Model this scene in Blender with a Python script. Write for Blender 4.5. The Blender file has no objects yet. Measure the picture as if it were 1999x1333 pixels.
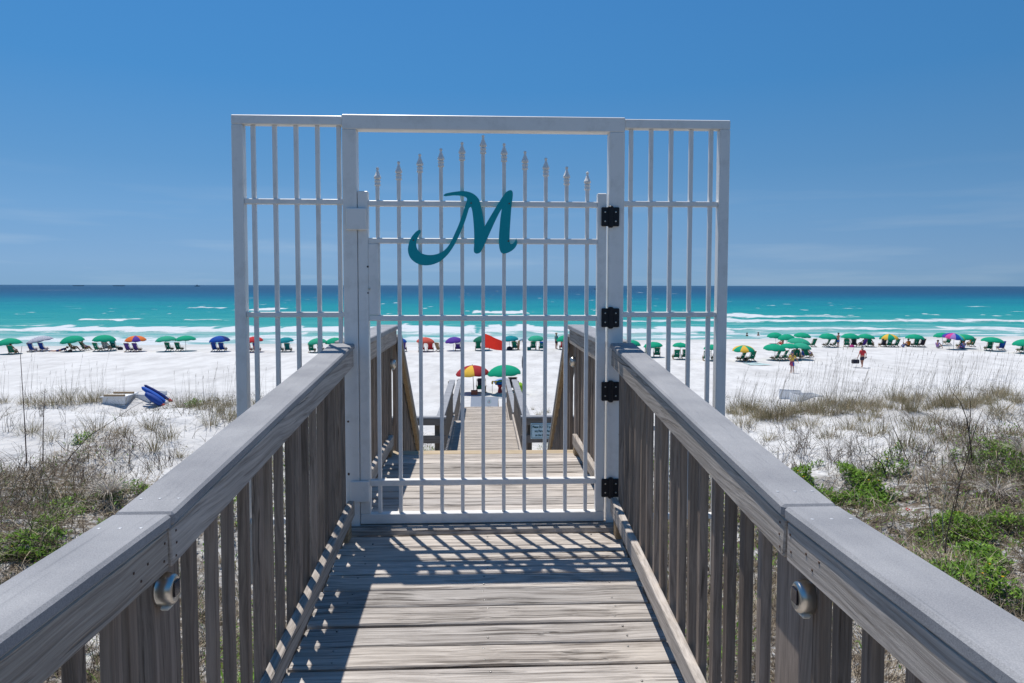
import bpy, math, random
import numpy as np
from mathutils import Vector, Matrix

random.seed(7)
RNG = np.random.default_rng(11)
SC = bpy.context.scene
COL = SC.collection

# ------------------------------------------------------------------ camera
EYE = Vector((0.0, 0.0, 1.383))
FPX, CX, PY = 1333.0, 999.5, 627.0            # the photograph's focal length and principal point, in its own pixels
_yaw, _pit, _roll = math.radians(2.4), math.radians(-3.0), math.radians(0.09)
_fw = Vector((math.sin(_yaw) * math.cos(_pit), math.cos(_yaw) * math.cos(_pit), math.sin(_pit)))
_r0 = Vector((math.cos(_yaw), -math.sin(_yaw), 0.0))
_u0 = _r0.cross(_fw)
_R = _r0 * math.cos(_roll) + _u0 * math.sin(_roll)
_U = _u0 * math.cos(_roll) - _r0 * math.sin(_roll)
cam_d = bpy.data.cameras.new('camera')
cam = bpy.data.objects.new('camera', cam_d)
COL.objects.link(cam)
cam.matrix_world = Matrix(((_R.x, _U.x, -_fw.x, EYE.x), (_R.y, _U.y, -_fw.y, EYE.y), (_R.z, _U.z, -_fw.z, EYE.z), (0, 0, 0, 1)))
cam_d.sensor_width = 36.0
cam_d.lens = FPX / 1999.0 * 36.0
cam_d.shift_y = -(666.5 - PY) / 1999.0
cam_d.clip_start = 0.05
cam_d.clip_end = 120000.0
SC.camera = cam

# ------------------------------------------------------------------ sky, sun, exposure
SUN_TO = Vector((-0.165, 0.262, 1.0)).normalized()      # direction towards the sun
ELEV = math.asin(SUN_TO.z)
world = bpy.data.worlds.new('World')
SC.world = world
world.use_nodes = True
wn, wl = world.node_tree.nodes, world.node_tree.links
wn.clear()
sky = wn.new('ShaderNodeTexSky')
sky.sky_type = 'NISHITA'
sky.sun_disc = False
sky.sun_elevation = ELEV
sky.sun_rotation = math.atan2(SUN_TO.x, SUN_TO.y)
sky.altitude = 0.0
sky.air_density = 0.5
sky.dust_density = 0.0
sky.ozone_density = 4.0
# the measured colour of this clear spring sky by height above the horizon, a little brighter towards the sun,
# laid over the physical sky all the way round
tcw = wn.new('ShaderNodeTexCoord'); sxyz = wn.new('ShaderNodeSeparateXYZ')
wl.new(tcw.outputs['Generated'], sxyz.inputs[0])
rampw = wn.new('ShaderNodeValToRGB')
_e = rampw.color_ramp.elements
_e[0].position, _e[0].color = 0.0, (.160, .325, .550, 1)
_e[1].position, _e[1].color = 1.0, (.028, .140, .400, 1)
for _p, _c in ((.03, (.195, .362, .595)), (.10, (.155, .350, .620)), (.16, (.110, .310, .600)), (.27, (.064, .270, .605)), (.42, (.054, .246, .60))):
    _q = _e.new(_p); _q.color = (*_c, 1)
wl.new(sxyz.outputs['Z'], rampw.inputs[0])
dsun = wn.new('ShaderNodeVectorMath'); dsun.operation = 'DOT_PRODUCT'
dsun.inputs[1].default_value = Vector((SUN_TO.x, SUN_TO.y, 0)).normalized()
wl.new(tcw.outputs['Generated'], dsun.inputs[0])
fsun = wn.new('ShaderNodeMapRange'); fsun.inputs['From Min'].default_value = 0.0; fsun.inputs['From Max'].default_value = 1.0
fsun.inputs['To Min'].default_value = .78; fsun.inputs['To Max'].default_value = 1.06
wl.new(dsun.outputs['Value'], fsun.inputs['Value'])
# a breath of high cirrus low over the sea
cmap = wn.new('ShaderNodeMapping'); cmap.inputs['Scale'].default_value = (2.2, 2.2, 26.0); wl.new(tcw.outputs['Generated'], cmap.inputs['Vector'])
cnz = wn.new('ShaderNodeTexNoise'); cnz.inputs['Scale'].default_value = 1.6; cnz.inputs['Detail'].default_value = 6; wl.new(cmap.outputs[0], cnz.inputs['Vector'])
cmr = wn.new('ShaderNodeMapRange'); cmr.inputs['From Min'].default_value = .52; cmr.inputs['From Max'].default_value = .85
cmr.inputs['To Min'].default_value = 0.0; cmr.inputs['To Max'].default_value = .5
wl.new(cnz.outputs['Fac'], cmr.inputs['Value'])
cirrus = wn.new('ShaderNodeMix'); cirrus.data_type = 'RGBA'; cirrus.inputs[7].default_value = (.42, .55, .70, 1)
clow = wn.new('ShaderNodeMapRange'); clow.inputs['From Min'].default_value = .05; clow.inputs['From Max'].default_value = .17
clow.inputs['To Min'].default_value = 1.0; clow.inputs['To Max'].default_value = 0.0
wl.new(sxyz.outputs['Z'], clow.inputs['Value'])
cmm = wn.new('ShaderNodeMath'); cmm.operation = 'MULTIPLY'; wl.new(cmr.outputs[0], cmm.inputs[0]); wl.new(clow.outputs[0], cmm.inputs[1])
wl.new(cmm.outputs[0], cirrus.inputs[0]); wl.new(rampw.outputs[0], cirrus.inputs[6])
fmul = wn.new('ShaderNodeMath'); fmul.operation = 'MULTIPLY'; fmul.inputs[1].default_value = 10.0; wl.new(fsun.outputs[0], fmul.inputs[0])
gsc = wn.new('ShaderNodeVectorMath'); gsc.operation = 'SCALE'
wl.new(cirrus.outputs[2], gsc.inputs[0]); wl.new(fmul.outputs[0], gsc.inputs['Scale'])
skymix = wn.new('ShaderNodeMix'); skymix.data_type = 'RGBA'; skymix.inputs[0].default_value = .88
bg = wn.new('ShaderNodeBackground')
bg.inputs['Strength'].default_value = 0.10
wo = wn.new('ShaderNodeOutputWorld')
wl.new(sky.outputs[0], skymix.inputs[6]); wl.new(gsc.outputs[0], skymix.inputs[7])
wl.new(skymix.outputs[2], bg.inputs['Color'])
wl.new(bg.outputs[0], wo.inputs['Surface'])

sun_d = bpy.data.lights.new('sun', 'SUN')
sun_d.energy = 4.6
sun_d.angle = math.radians(0.5)
sun_d.color = (1.0, 0.96, 0.90)
sun = bpy.data.objects.new('sun', sun_d)
COL.objects.link(sun)
sun.rotation_euler = SUN_TO.to_track_quat('Z', 'Y').to_euler()
sun.location = (0, 0, 30)

SC.view_settings.view_transform = 'Standard'
SC.view_settings.look = 'None'
SC.view_settings.exposure = 0.0
SC.view_settings.gamma = 1.0
SC.view_settings.use_curve_mapping = False
SC.render.engine = 'CYCLES'
SC.cycles.use_denoising = True
SC.cycles.max_bounces = 6
SC.cycles.diffuse_bounces = 3

# ------------------------------------------------------------------ helpers
def tag(o, label=None, cat=None, group=None, kind=None):
    if label: o['label'] = label
    if cat: o['category'] = cat
    if group: o['group'] = group
    if kind: o['kind'] = kind
    return o

def empty(name, loc=(0, 0, 0), rz=0.0):
    o = bpy.data.objects.new(name, None)
    o.location = loc
    o.rotation_euler = (0, 0, rz)
    o.empty_display_size = 0.1
    COL.objects.link(o)
    return o

def link(name, me, mat=None, parent=None, loc=None, rot=None, scale=None):
    """one mesh object; the material sits on the object, so alike pieces share mesh data"""
    o = bpy.data.objects.new(name, me)
    COL.objects.link(o)
    if parent is not None: o.parent = parent
    if loc is not None: o.location = loc
    if rot is not None: o.rotation_euler = rot
    if scale is not None: o.scale = scale
    if mat is not None:
        if len(me.materials) == 0: me.materials.append(mat)
        o.material_slots[0].link = 'OBJECT'
        o.material_slots[0].material = mat
    return o

class MB:
    """collects boxes, beams, tubes, lathes and prisms into one mesh"""
    def __init__(s): s.v, s.f, s.m = [], [], []
    def add(s, vs, fs, mi=0):
        b = len(s.v)
        s.v += [tuple(v) for v in vs]
        s.f += [tuple(i + b for i in f) for f in fs]
        s.m += [mi] * len(fs)
        return s
    def box(s, x0, x1, y0, y1, z0, z1, mi=0, bev=0.0):
        if x0 > x1: x0, x1 = x1, x0
        if y0 > y1: y0, y1 = y1, y0
        if z0 > z1: z0, z1 = z1, z0
        if bev <= 0:
            return s.add([(x0, y0, z0), (x1, y0, z0), (x1, y1, z0), (x0, y1, z0), (x0, y0, z1), (x1, y0, z1), (x1, y1, z1), (x0, y1, z1)],
                         [(0, 3, 2, 1), (4, 5, 6, 7), (0, 1, 5, 4), (1, 2, 6, 5), (2, 3, 7, 6), (3, 0, 4, 7)], mi)
        return s._bevbox(Vector(((x0 + x1) / 2, (y0 + y1) / 2, (z0 + z1) / 2)), Vector((1, 0, 0)), Vector((0, 1, 0)), Vector((0, 0, 1)),
                         (x1 - x0) / 2, (y1 - y0) / 2, (z1 - z0) / 2, bev, mi)
    def _bevbox(s, c, ax, ay, az, hx, hy, hz, b, mi=0):
        b = min(b, hx * .9, hy * .9, hz * .9)
        H = (hx, hy, hz)
        idx, vs = {}, []
        for sx in (-1, 1):
            for sy in (-1, 1):
                for sz in (-1, 1):
                    for k in range(3):
                        q = [sx * (hx - b), sy * (hy - b), sz * (hz - b)]
                        q[k] = (sx, sy, sz)[k] * H[k]
                        idx[(sx, sy, sz, k)] = len(vs)
                        vs.append(c + ax * q[0] + ay * q[1] + az * q[2])
        fs = []
        for k in range(3):
            i, j = [(1, 2), (2, 0), (0, 1)][k]
            for sg in (-1, 1):
                quad = []
                for a_, b_ in ((-1, -1), (1, -1), (1, 1), (-1, 1)):
                    sgn = [0, 0, 0]; sgn[k] = sg; sgn[i] = a_; sgn[j] = b_
                    quad.append(idx[(*sgn, k)])
                fs.append(tuple(quad if sg > 0 else quad[::-1]))
        for k in range(3):
            i, j = [(1, 2), (2, 0), (0, 1)][k]
            for a_ in (-1, 1):
                for b_ in (-1, 1):
                    q = []
                    for e in (-1, 1):
                        sgn = [0, 0, 0]; sgn[k] = e; sgn[i] = a_; sgn[j] = b_
                        q.append(tuple(sgn))
                    f = (idx[(*q[0], i)], idx[(*q[1], i)], idx[(*q[1], j)], idx[(*q[0], j)])
                    fs.append(f if a_ * b_ > 0 else f[::-1])
        for sx in (-1, 1):
            for sy in (-1, 1):
                for sz in (-1, 1):
                    f = (idx[(sx, sy, sz, 0)], idx[(sx, sy, sz, 1)], idx[(sx, sy, sz, 2)])
                    fs.append(f if sx * sy * sz > 0 else f[::-1])
        return s.add(vs, fs, mi)
    def beam(s, p, q, w, h, up=(0, 0, 1), mi=0, bev=0.0):
        """a bar from p to q, w wide sideways and h high along up"""
        p, q = Vector(p), Vector(q)
        d = q - p; L = d.length; d.normalize()
        up = Vector(up)
        sd = d.cross(up)
        if sd.length < 1e-5: sd = d.cross(Vector((0, 1, 0)))
        sd.normalize(); up = sd.cross(d)
        c = (p + q) / 2
        if bev > 0: return s._bevbox(c, sd, d, up, w / 2, L / 2, h / 2, bev, mi)
        vs = [c + sd * (a * w / 2) + d * (b * L / 2) + up * (e * h / 2) for e in (-1, 1) for a, b in ((-1, -1), (1, -1), (1, 1), (-1, 1))]
        return s.add(vs, [(0, 3, 2, 1), (4, 5, 6, 7), (0, 1, 5, 4), (1, 2, 6, 5), (2, 3, 7, 6), (3, 0, 4, 7)], mi)
    def tube(s, pts, rad, n=8, mi=0, caps=True):
        pts = [Vector(p) for p in pts]
        rr = rad if isinstance(rad, (list, tuple)) else [rad] * len(pts)
        vs, fs = [], []
        for i, p in enumerate(pts):
            d = (pts[min(i + 1, len(pts) - 1)] - pts[max(i - 1, 0)]).normalized()
            a = d.orthogonal() if abs(d.z) > .99 else d.cross(Vector((0, 0, 1)))
            if i and a.dot(prev) < 0: a = -a
            a.normalize(); prev = a; b = d.cross(a)
            for k in range(n):
                t = 2 * math.pi * k / n
                vs.append(p + a * (math.cos(t) * rr[i]) + b * (math.sin(t) * rr[i]))
        for i in range(len(pts) - 1):
            for k in range(n):
                k2 = (k + 1) % n
                fs.append((i * n + k, i * n + k2, (i + 1) * n + k2, (i + 1) * n + k))
        if caps:
            fs.append(tuple(range(n))[::-1]); fs.append(tuple(range((len(pts) - 1) * n, len(pts) * n)))
        return s.add(vs, fs, mi)
    def lathe(s, prof, n=16, mi=0, M=None):
        M = M or Matrix.Identity(4)
        vs, fs = [], []
        for r, z in prof:
            for k in range(n):
                t = 2 * math.pi * k / n
                vs.append(M @ Vector((r * math.cos(t), r * math.sin(t), z)))
        for i in range(len(prof) - 1):
            for k in range(n):
                k2 = (k + 1) % n
                fs.append((i * n + k, i * n + k2, (i + 1) * n + k2, (i + 1) * n + k))
        fs.append(tuple(range(n))[::-1]); fs.append(tuple(range((len(prof) - 1) * n, len(prof) * n)))
        return s.add(vs, fs, mi)
    def prism(s, poly, y0, y1, mi=0):
        """a polygon in the XZ plane given thickness along Y"""
        n = len(poly)
        vs = [(x, y0, z) for x, z in poly] + [(x, y1, z) for x, z in poly]
        fs = [tuple(range(n)), tuple(range(n, 2 * n))[::-1]]
        fs += [(i, i + n, (i + 1) % n + n, (i + 1) % n) for i in range(n)]
        return s.add(vs, fs, mi)
    def mesh(s, name, smooth=False):
        me = bpy.data.meshes.new(name)
        me.from_pydata(s.v, [], s.f)
        if any(s.m): me.polygons.foreach_set('material_index', s.m)
        if smooth: me.polygons.foreach_set('use_smooth', [True] * len(s.f))
        me.update()
        return me
    def obj(s, name, mat, parent=None, loc=None, rot=None, smooth=False, extra=()):
        me = s.mesh(name, smooth)
        for m in extra and (mat, *extra) or (mat,): me.materials.append(m)
        o = bpy.data.objects.new(name, me)
        COL.objects.link(o)
        if parent is not None: o.parent = parent
        if loc is not None: o.location = loc
        if rot is not None: o.rotation_euler = rot
        return o

def np_mesh(name, V, F, col=None, smooth=False, attr=None):
    """V (n,3), F (m,k) with k corners each; col (n,3) per-vertex albedo"""
    me = bpy.data.meshes.new(name)
    V = np.ascontiguousarray(V, np.float32); F = np.ascontiguousarray(F, np.int32)
    m, k = F.shape
    me.vertices.add(len(V)); me.vertices.foreach_set('co', V.ravel())
    me.loops.add(m * k); me.loops.foreach_set('vertex_index', F.ravel())
    me.polygons.add(m); me.polygons.foreach_set('loop_start', np.arange(0, m * k, k, dtype=np.int32))
    if smooth: me.polygons.foreach_set('use_smooth', np.ones(m, bool))
    if col is not None:
        a = me.attributes.new('tint', 'FLOAT_COLOR', 'POINT')
        c = np.ones((len(V), 4), np.float32); c[:, :3] = col
        a.data.foreach_set('color', c.ravel())
    for nm, arr in (attr or {}).items():
        a = me.attributes.new(nm, 'FLOAT', 'POINT')
        a.data.foreach_set('value', np.ascontiguousarray(arr, np.float32).ravel())
    me.update(calc_edges=True)
    me.validate()
    return me

def _hash(ix, iy, seed):
    h = (ix.astype(np.int64) * 374761393 + iy.astype(np.int64) * 668265263 + seed * 1442695041) & 0x7fffffff
    h = ((h ^ (h >> 13)) * 1274126177) & 0x7fffffff
    return ((h ^ (h >> 16)) & 0xffff) / 65535.0

def vnoise(x, y, seed=0):
    x = np.asarray(x, float); y = np.asarray(y, float)
    ix, iy = np.floor(x), np.floor(y)
    fx, fy = x - ix, y - iy
    fx = fx * fx * (3 - 2 * fx); fy = fy * fy * (3 - 2 * fy)
    a = _hash(ix, iy, seed); b = _hash(ix + 1, iy, seed); c = _hash(ix, iy + 1, seed); d = _hash(ix + 1, iy + 1, seed)
    return (a * (1 - fx) + b * fx) * (1 - fy) + (c * (1 - fx) + d * fx) * fy

def fbm(x, y, seed=0, oct=3):
    s, a, t = 0.0, 1.0, 0.0
    for o in range(oct):
        s = s + a * vnoise(np.asarray(x) * 2 ** o, np.asarray(y) * 2 ** o, seed + o * 17); t += a; a *= .5
    return s / t

def sstep(a, b, x):
    t = np.clip((np.asarray(x, float) - a) / (b - a), 0, 1)
    return t * t * (3 - 2 * t)

# ------------------------------------------------------------------ materials
def new_mat(name):
    m = bpy.data.materials.new(name)
    m.use_nodes = True
    nt = m.node_tree
    return m, nt.nodes, nt.links, nt.nodes['Principled BSDF']

def plain(name, col, rough=.6, metal=0.0, vary=.06, spec=.3, scale=25.0, bump=0.0):
    m, n, l, p = new_mat(name)
    p.inputs['Roughness'].default_value = rough
    p.inputs['Metallic'].default_value = metal
    p.inputs['Specular IOR Level'].default_value = spec
    tc = n.new('ShaderNodeTexCoord'); nz = n.new('ShaderNodeTexNoise')
    nz.inputs['Scale'].default_value = scale; nz.inputs['Detail'].default_value = 4
    l.new(tc.outputs['Object'], nz.inputs['Vector'])
    mx = n.new('ShaderNodeMix'); mx.data_type = 'RGBA'
    mx.inputs[6].default_value = (*[max(0, c * (1 - vary * 2)) for c in col], 1)
    mx.inputs[7].default_value = (*[min(1, c * (1 + vary)) for c in col], 1)
    l.new(nz.outputs['Fac'], mx.inputs[0]); l.new(mx.outputs[2], p.inputs['Base Color'])
    if bump:
        b = n.new('ShaderNodeBump'); b.inputs['Strength'].default_value = bump; b.inputs['Distance'].default_value = .002
        l.new(nz.outputs['Fac'], b.inputs['Height']); l.new(b.outputs[0], p.inputs['Normal'])
    return m

def wood(name, light, dark, axis='X', streak=(.07, .055, .045), grain=1.0, crack=.45, bump=.5, vary=.28, lo=.30, hi=.62):
    """weathered timber: long grain along one local axis, dark checks, every piece its own offset and tone"""
    m, n, l, p = new_mat(name)
    p.inputs['Roughness'].default_value = .85
    p.inputs['Specular IOR Level'].default_value = .12
    tc = n.new('ShaderNodeTexCoord'); oi = n.new('ShaderNodeObjectInfo')
    ad = n.new('ShaderNodeVectorMath'); ad.operation = 'ADD'
    mu = n.new('ShaderNodeMath'); mu.operation = 'MULTIPLY'; mu.inputs[1].default_value = 57.0
    l.new(oi.outputs['Random'], mu.inputs[0])
    l.new(tc.outputs['Object'], ad.inputs[0]); l.new(mu.outputs[0], ad.inputs[1])
    # gentle bend of the grain
    wv = n.new('ShaderNodeTexNoise'); wv.inputs['Scale'].default_value = 2.2; wv.inputs['Detail'].default_value = 1
    l.new(ad.outputs[0], wv.inputs['Vector'])
    sc = n.new('ShaderNodeVectorMath'); sc.operation = 'SCALE'; sc.inputs['Scale'].default_value = .05
    l.new(wv.outputs['Color'], sc.inputs[0])
    ad2 = n.new('ShaderNodeVectorMath'); ad2.operation = 'ADD'
    l.new(ad.outputs[0], ad2.inputs[0]); l.new(sc.outputs[0], ad2.inputs[1])
    def stretched(lo, hi, detail=5, rough=.6):
        mp = n.new('ShaderNodeMapping')
        s3 = [hi * grain] * 3; s3['XYZ'.index(axis)] = lo * grain
        mp.inputs['Scale'].default_value = s3
        l.new(ad2.outputs[0], mp.inputs['Vector'])
        nz = n.new('ShaderNodeTexNoise'); nz.inputs['Scale'].default_value = 1.0
        nz.inputs['Detail'].default_value = detail; nz.inputs['Roughness'].default_value = rough
        l.new(mp.outputs[0], nz.inputs['Vector'])
        return nz.outputs['Fac']
    g1 = stretched(1.3, 85.0, 7, .72)
    g2 = stretched(.8, 120.0, 3)
    g3 = stretched(1.1, 26.0, 2)
    r1 = n.new('ShaderNodeValToRGB')
    r1.color_ramp.elements[0].position = lo; r1.color_ramp.elements[0].color = (*dark, 1)
    r1.color_ramp.elements[1].position = hi; r1.color_ramp.elements[1].color = (*light, 1)
    l.new(g1, r1.inputs[0])
    ck = n.new('ShaderNodeMapRange'); ck.inputs['From Min'].default_value = crack - .09; ck.inputs['From Max'].default_value = crack - .02
    ck.inputs['To Min'].default_value = 1.0; ck.inputs['To Max'].default_value = 0.0
    l.new(g2, ck.inputs['Value'])
    ck2 = n.new('ShaderNodeMapRange'); ck2.inputs['From Min'].default_value = .52; ck2.inputs['From Max'].default_value = .66
    l.new(g3, ck2.inputs['Value'])
    cm = n.new('ShaderNodeMath'); cm.operation = 'MULTIPLY'; l.new(ck.outputs[0], cm.inputs[0]); l.new(ck2.outputs[0], cm.inputs[1])
    cm2 = n.new('ShaderNodeMath'); cm2.operation = 'MULTIPLY'; cm2.inputs[1].default_value = .8; l.new(cm.outputs[0], cm2.inputs[0])
    mx = n.new('ShaderNodeMix'); mx.data_type = 'RGBA'
    l.new(cm2.outputs[0], mx.inputs[0]); l.new(r1.outputs[0], mx.inputs[6]); mx.inputs[7].default_value = (*streak, 1)
    # tone of the piece + blotchy weathering
    bl = n.new('ShaderNodeTexNoise'); bl.inputs['Scale'].default_value = 3.0; bl.inputs['Detail'].default_value = 3
    l.new(ad.outputs[0], bl.inputs['Vector'])
    s1 = n.new('ShaderNodeMath'); s1.operation = 'MULTIPLY_ADD'; s1.inputs[1].default_value = vary; s1.inputs[2].default_value = 1 - vary / 2 - .12
    l.new(oi.outputs['Random'], s1.inputs[0])
    s2 = n.new('ShaderNodeMath'); s2.operation = 'MULTIPLY_ADD'; s2.inputs[1].default_value = .30; l.new(bl.outputs['Fac'], s2.inputs[0]); l.new(s1.outputs[0], s2.inputs[2])
    sm = n.new('ShaderNodeVectorMath'); sm.operation = 'SCALE'
    l.new(mx.outputs[2], sm.inputs[0]); l.new(s2.outputs[0], sm.inputs['Scale'])
    # some pieces warmer than others
    wm = n.new('ShaderNodeMix'); wm.data_type = 'RGBA'; wm.blend_type = 'MULTIPLY'
    rr = n.new('ShaderNodeMath'); rr.operation = 'FRACT'; r9 = n.new('ShaderNodeMath'); r9.operation = 'MULTIPLY'; r9.inputs[1].default_value = 7.31
    l.new(oi.outputs['Random'], r9.inputs[0]); l.new(r9.outputs[0], rr.inputs[0]); l.new(rr.outputs[0], wm.inputs[0])
    l.new(sm.outputs[0], wm.inputs[6]); wm.inputs[7].default_value = (1.0, .965, .91, 1)
    l.new(wm.outputs[2], p.inputs['Base Color'])
    hh = n.new('ShaderNodeMath'); hh.operation = 'SUBTRACT'; l.new(g1, hh.inputs[0]); l.new(cm.outputs[0], hh.inputs[1])
    b = n.new('ShaderNodeBump'); b.inputs['Strength'].default_value = bump; b.inputs['Distance'].default_value = .004
    l.new(hh.outputs[0], b.inputs['Height']); l.new(b.outputs[0], p.inputs['Normal'])
    return m

def tinted(name, rough=.8, trans=0.0):
    """foliage: the albedo of each blade or leaf is stored on the mesh"""
    m, n, l, p = new_mat(name)
    a = n.new('ShaderNodeAttribute'); a.attribute_name = 'tint'
    p.inputs['Roughness'].default_value = rough
    p.inputs['Specular IOR Level'].default_value = .2
    l.new(a.outputs['Color'], p.inputs['Base Color'])
    if trans:
        t = n.new('ShaderNodeBsdfTranslucent'); l.new(a.outputs['Color'], t.inputs['Color'])
        ms = n.new('ShaderNodeMixShader'); ms.inputs[0].default_value = trans
        l.new(p.outputs[0], ms.inputs[1]); l.new(t.outputs[0], ms.inputs[2])
        l.new(ms.outputs[0], n['Material Output'].inputs['Surface'])
    return m

WOOD_DECK = wood('weathered_deck_boards', (.55, .51, .475), (.215, .19, .172), 'X', bump=1.0, crack=.53, lo=.34, hi=.58, vary=.46)
WOOD_RAIL = wood('weathered_rail_timber', (.52, .47, .425), (.22, .19, .165), 'Y', bump=.7)
WOOD_CROSS = wood('weathered_cross_rail', (.30, .27, .245), (.13, .11, .095), 'X')
WOOD_POST = wood('weathered_baluster', (.31, .255, .215), (.125, .10, .083), 'Z', bump=.7, vary=.5)
WOOD_TAN = wood('newer_tan_timber', (.42, .32, .21), (.24, .17, .10), 'Y')
WOOD_EDGE = wood('paler_edge_plank', (.52, .43, .31), (.30, .235, .16), 'X', bump=.6)
WOOD_FAR = wood('weathered_far_timber', (.32, .28, .24), (.15, .125, .105), 'Z')

def cap_material():
    m, n, l, p = new_mat('grey_painted_handrail')
    p.inputs['Roughness'].default_value = .6
    p.inputs['Specular IOR Level'].default_value = .3
    tc = n.new('ShaderNodeTexCoord')
    nz = n.new('ShaderNodeTexNoise'); nz.inputs['Scale'].default_value = 420; nz.inputs['Detail'].default_value = 3
    n2 = n.new('ShaderNodeTexNoise'); n2.inputs['Scale'].default_value = 5; n2.inputs['Detail'].default_value = 5
    for q in (nz, n2): l.new(tc.outputs['Object'], q.inputs['Vector'])
    r = n.new('ShaderNodeValToRGB')
    r.color_ramp.elements[0].position = .3; r.color_ramp.elements[0].color = (.27, .272, .28, 1)
    r.color_ramp.elements[1].position = .75; r.color_ramp.elements[1].color = (.42, .42, .43, 1)
    l.new(nz.outputs['Fac'], r.inputs[0])
    mx = n.new('ShaderNodeMix'); mx.data_type = 'RGBA'; mx.blend_type = 'MULTIPLY'; mx.inputs[0].default_value = .75
    r2 = n.new('ShaderNodeValToRGB')
    r2.color_ramp.elements[0].position = .30; r2.color_ramp.elements[0].color = (.66, .66, .68, 1)
    r2.color_ramp.elements[1].position = .68; r2.color_ramp.elements[1].color = (1.04, 1.03, 1.02, 1)
    l.new(n2.outputs['Fac'], r2.inputs[0])
    l.new(r.outputs[0], mx.inputs[6]); l.new(r2.outputs[0], mx.inputs[7])
    oi = n.new('ShaderNodeObjectInfo'); ad = n.new('ShaderNodeVectorMath'); ad.operation = 'ADD'
    om = n.new('ShaderNodeMath'); om.operation = 'MULTIPLY'; om.inputs[1].default_value = 31.0; l.new(oi.outputs['Random'], om.inputs[0])
    l.new(tc.outputs['Object'], ad.inputs[0]); l.new(om.outputs[0], ad.inputs[1])
    mp = n.new('ShaderNodeMapping'); mp.inputs['Scale'].default_value = (75, 1.6, 75); l.new(ad.outputs[0], mp.inputs['Vector'])
    gn = n.new('ShaderNodeTexNoise'); gn.inputs['Scale'].default_value = 1; gn.inputs['Detail'].default_value = 4; l.new(mp.outputs[0], gn.inputs['Vector'])
    gr = n.new('ShaderNodeValToRGB')
    gr.color_ramp.elements[0].position = .27; gr.color_ramp.elements[0].color = (.45, .45, .47, 1)
    gr.color_ramp.elements[1].position = .62; gr.color_ramp.elements[1].color = (1.04, 1.03, 1.02, 1)
    q_ = gr.color_ramp.elements.new(.36); q_.color = (.90, .90, .91, 1)
    l.new(gn.outputs['Fac'], gr.inputs[0])
    m4 = n.new('ShaderNodeMix'); m4.data_type = 'RGBA'; m4.blend_type = 'MULTIPLY'; m4.inputs[0].default_value = .42
    l.new(mx.outputs[2], m4.inputs[6]); l.new(gr.outputs[0], m4.inputs[7]); l.new(m4.outputs[2], p.inputs['Base Color'])
    b = n.new('ShaderNodeBump'); b.inputs['Strength'].default_value = .35; b.inputs['Distance'].default_value = .002
    l.new(nz.outputs['Fac'], b.inputs['Height']); l.new(b.outputs[0], p.inputs['Normal'])
    return m
CAP = cap_material()

def white_paint():
    m, n, l, p = new_mat('white_gloss_paint')
    p.inputs['Roughness'].default_value = .38
    p.inputs['Specular IOR Level'].default_value = .4
    tc = n.new('ShaderNodeTexCoord')
    nz = n.new('ShaderNodeTexNoise'); nz.inputs['Scale'].default_value = 7; nz.inputs['Detail'].default_value = 6; nz.inputs['Roughness'].default_value = .7
    n2 = n.new('ShaderNodeTexNoise'); n2.inputs['Scale'].default_value = 60; n2.inputs['Detail'].default_value = 4
    for q in (nz, n2): l.new(tc.outputs['Object'], q.inputs['Vector'])
    r = n.new('ShaderNodeValToRGB')
    r.color_ramp.elements[0].position = .28; r.color_ramp.elements[0].color = (.73, .705, .665, 1)
    r.color_ramp.elements[1].position = .5; r.color_ramp.elements[1].color = (.86, .835, .80, 1)
    l.new(nz.outputs['Fac'], r.inputs[0]); l.new(r.outputs[0], p.inputs['Base Color'])
    b = n.new('ShaderNodeBump'); b.inputs['Strength'].default_value = .08; b.inputs['Distance'].default_value = .002
    l.new(n2.outputs['Fac'], b.inputs['Height']); l.new(b.outputs[0], p.inputs['Normal'])
    return m
WHITE = white_paint()
BLACK = plain('black_plastic', (.012, .013, .018), .45)
STEEL = plain('brushed_steel', (.62, .60, .56), .28, 1.0)
PANEL = plain('dark_solar_cell', (.015, .014, .025), .12, spec=.6)
LENS = plain('frosted_lens', (.70, .68, .60), .3)
BOLT = plain('grey_screw', (.30, .29, .28), .4, .8)
RUST = plain('rusty_screw', (.12, .07, .05), .8)
NAILW = plain('bright_nail', (.62, .62, .62), .4, .3)
DTEAL = plain('dark_teal_lettering', (.002, .085, .10), .5, vary=.03)
TEAL = plain('teal_enamel', (.004, .36, .41), .4, vary=.03)

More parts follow.
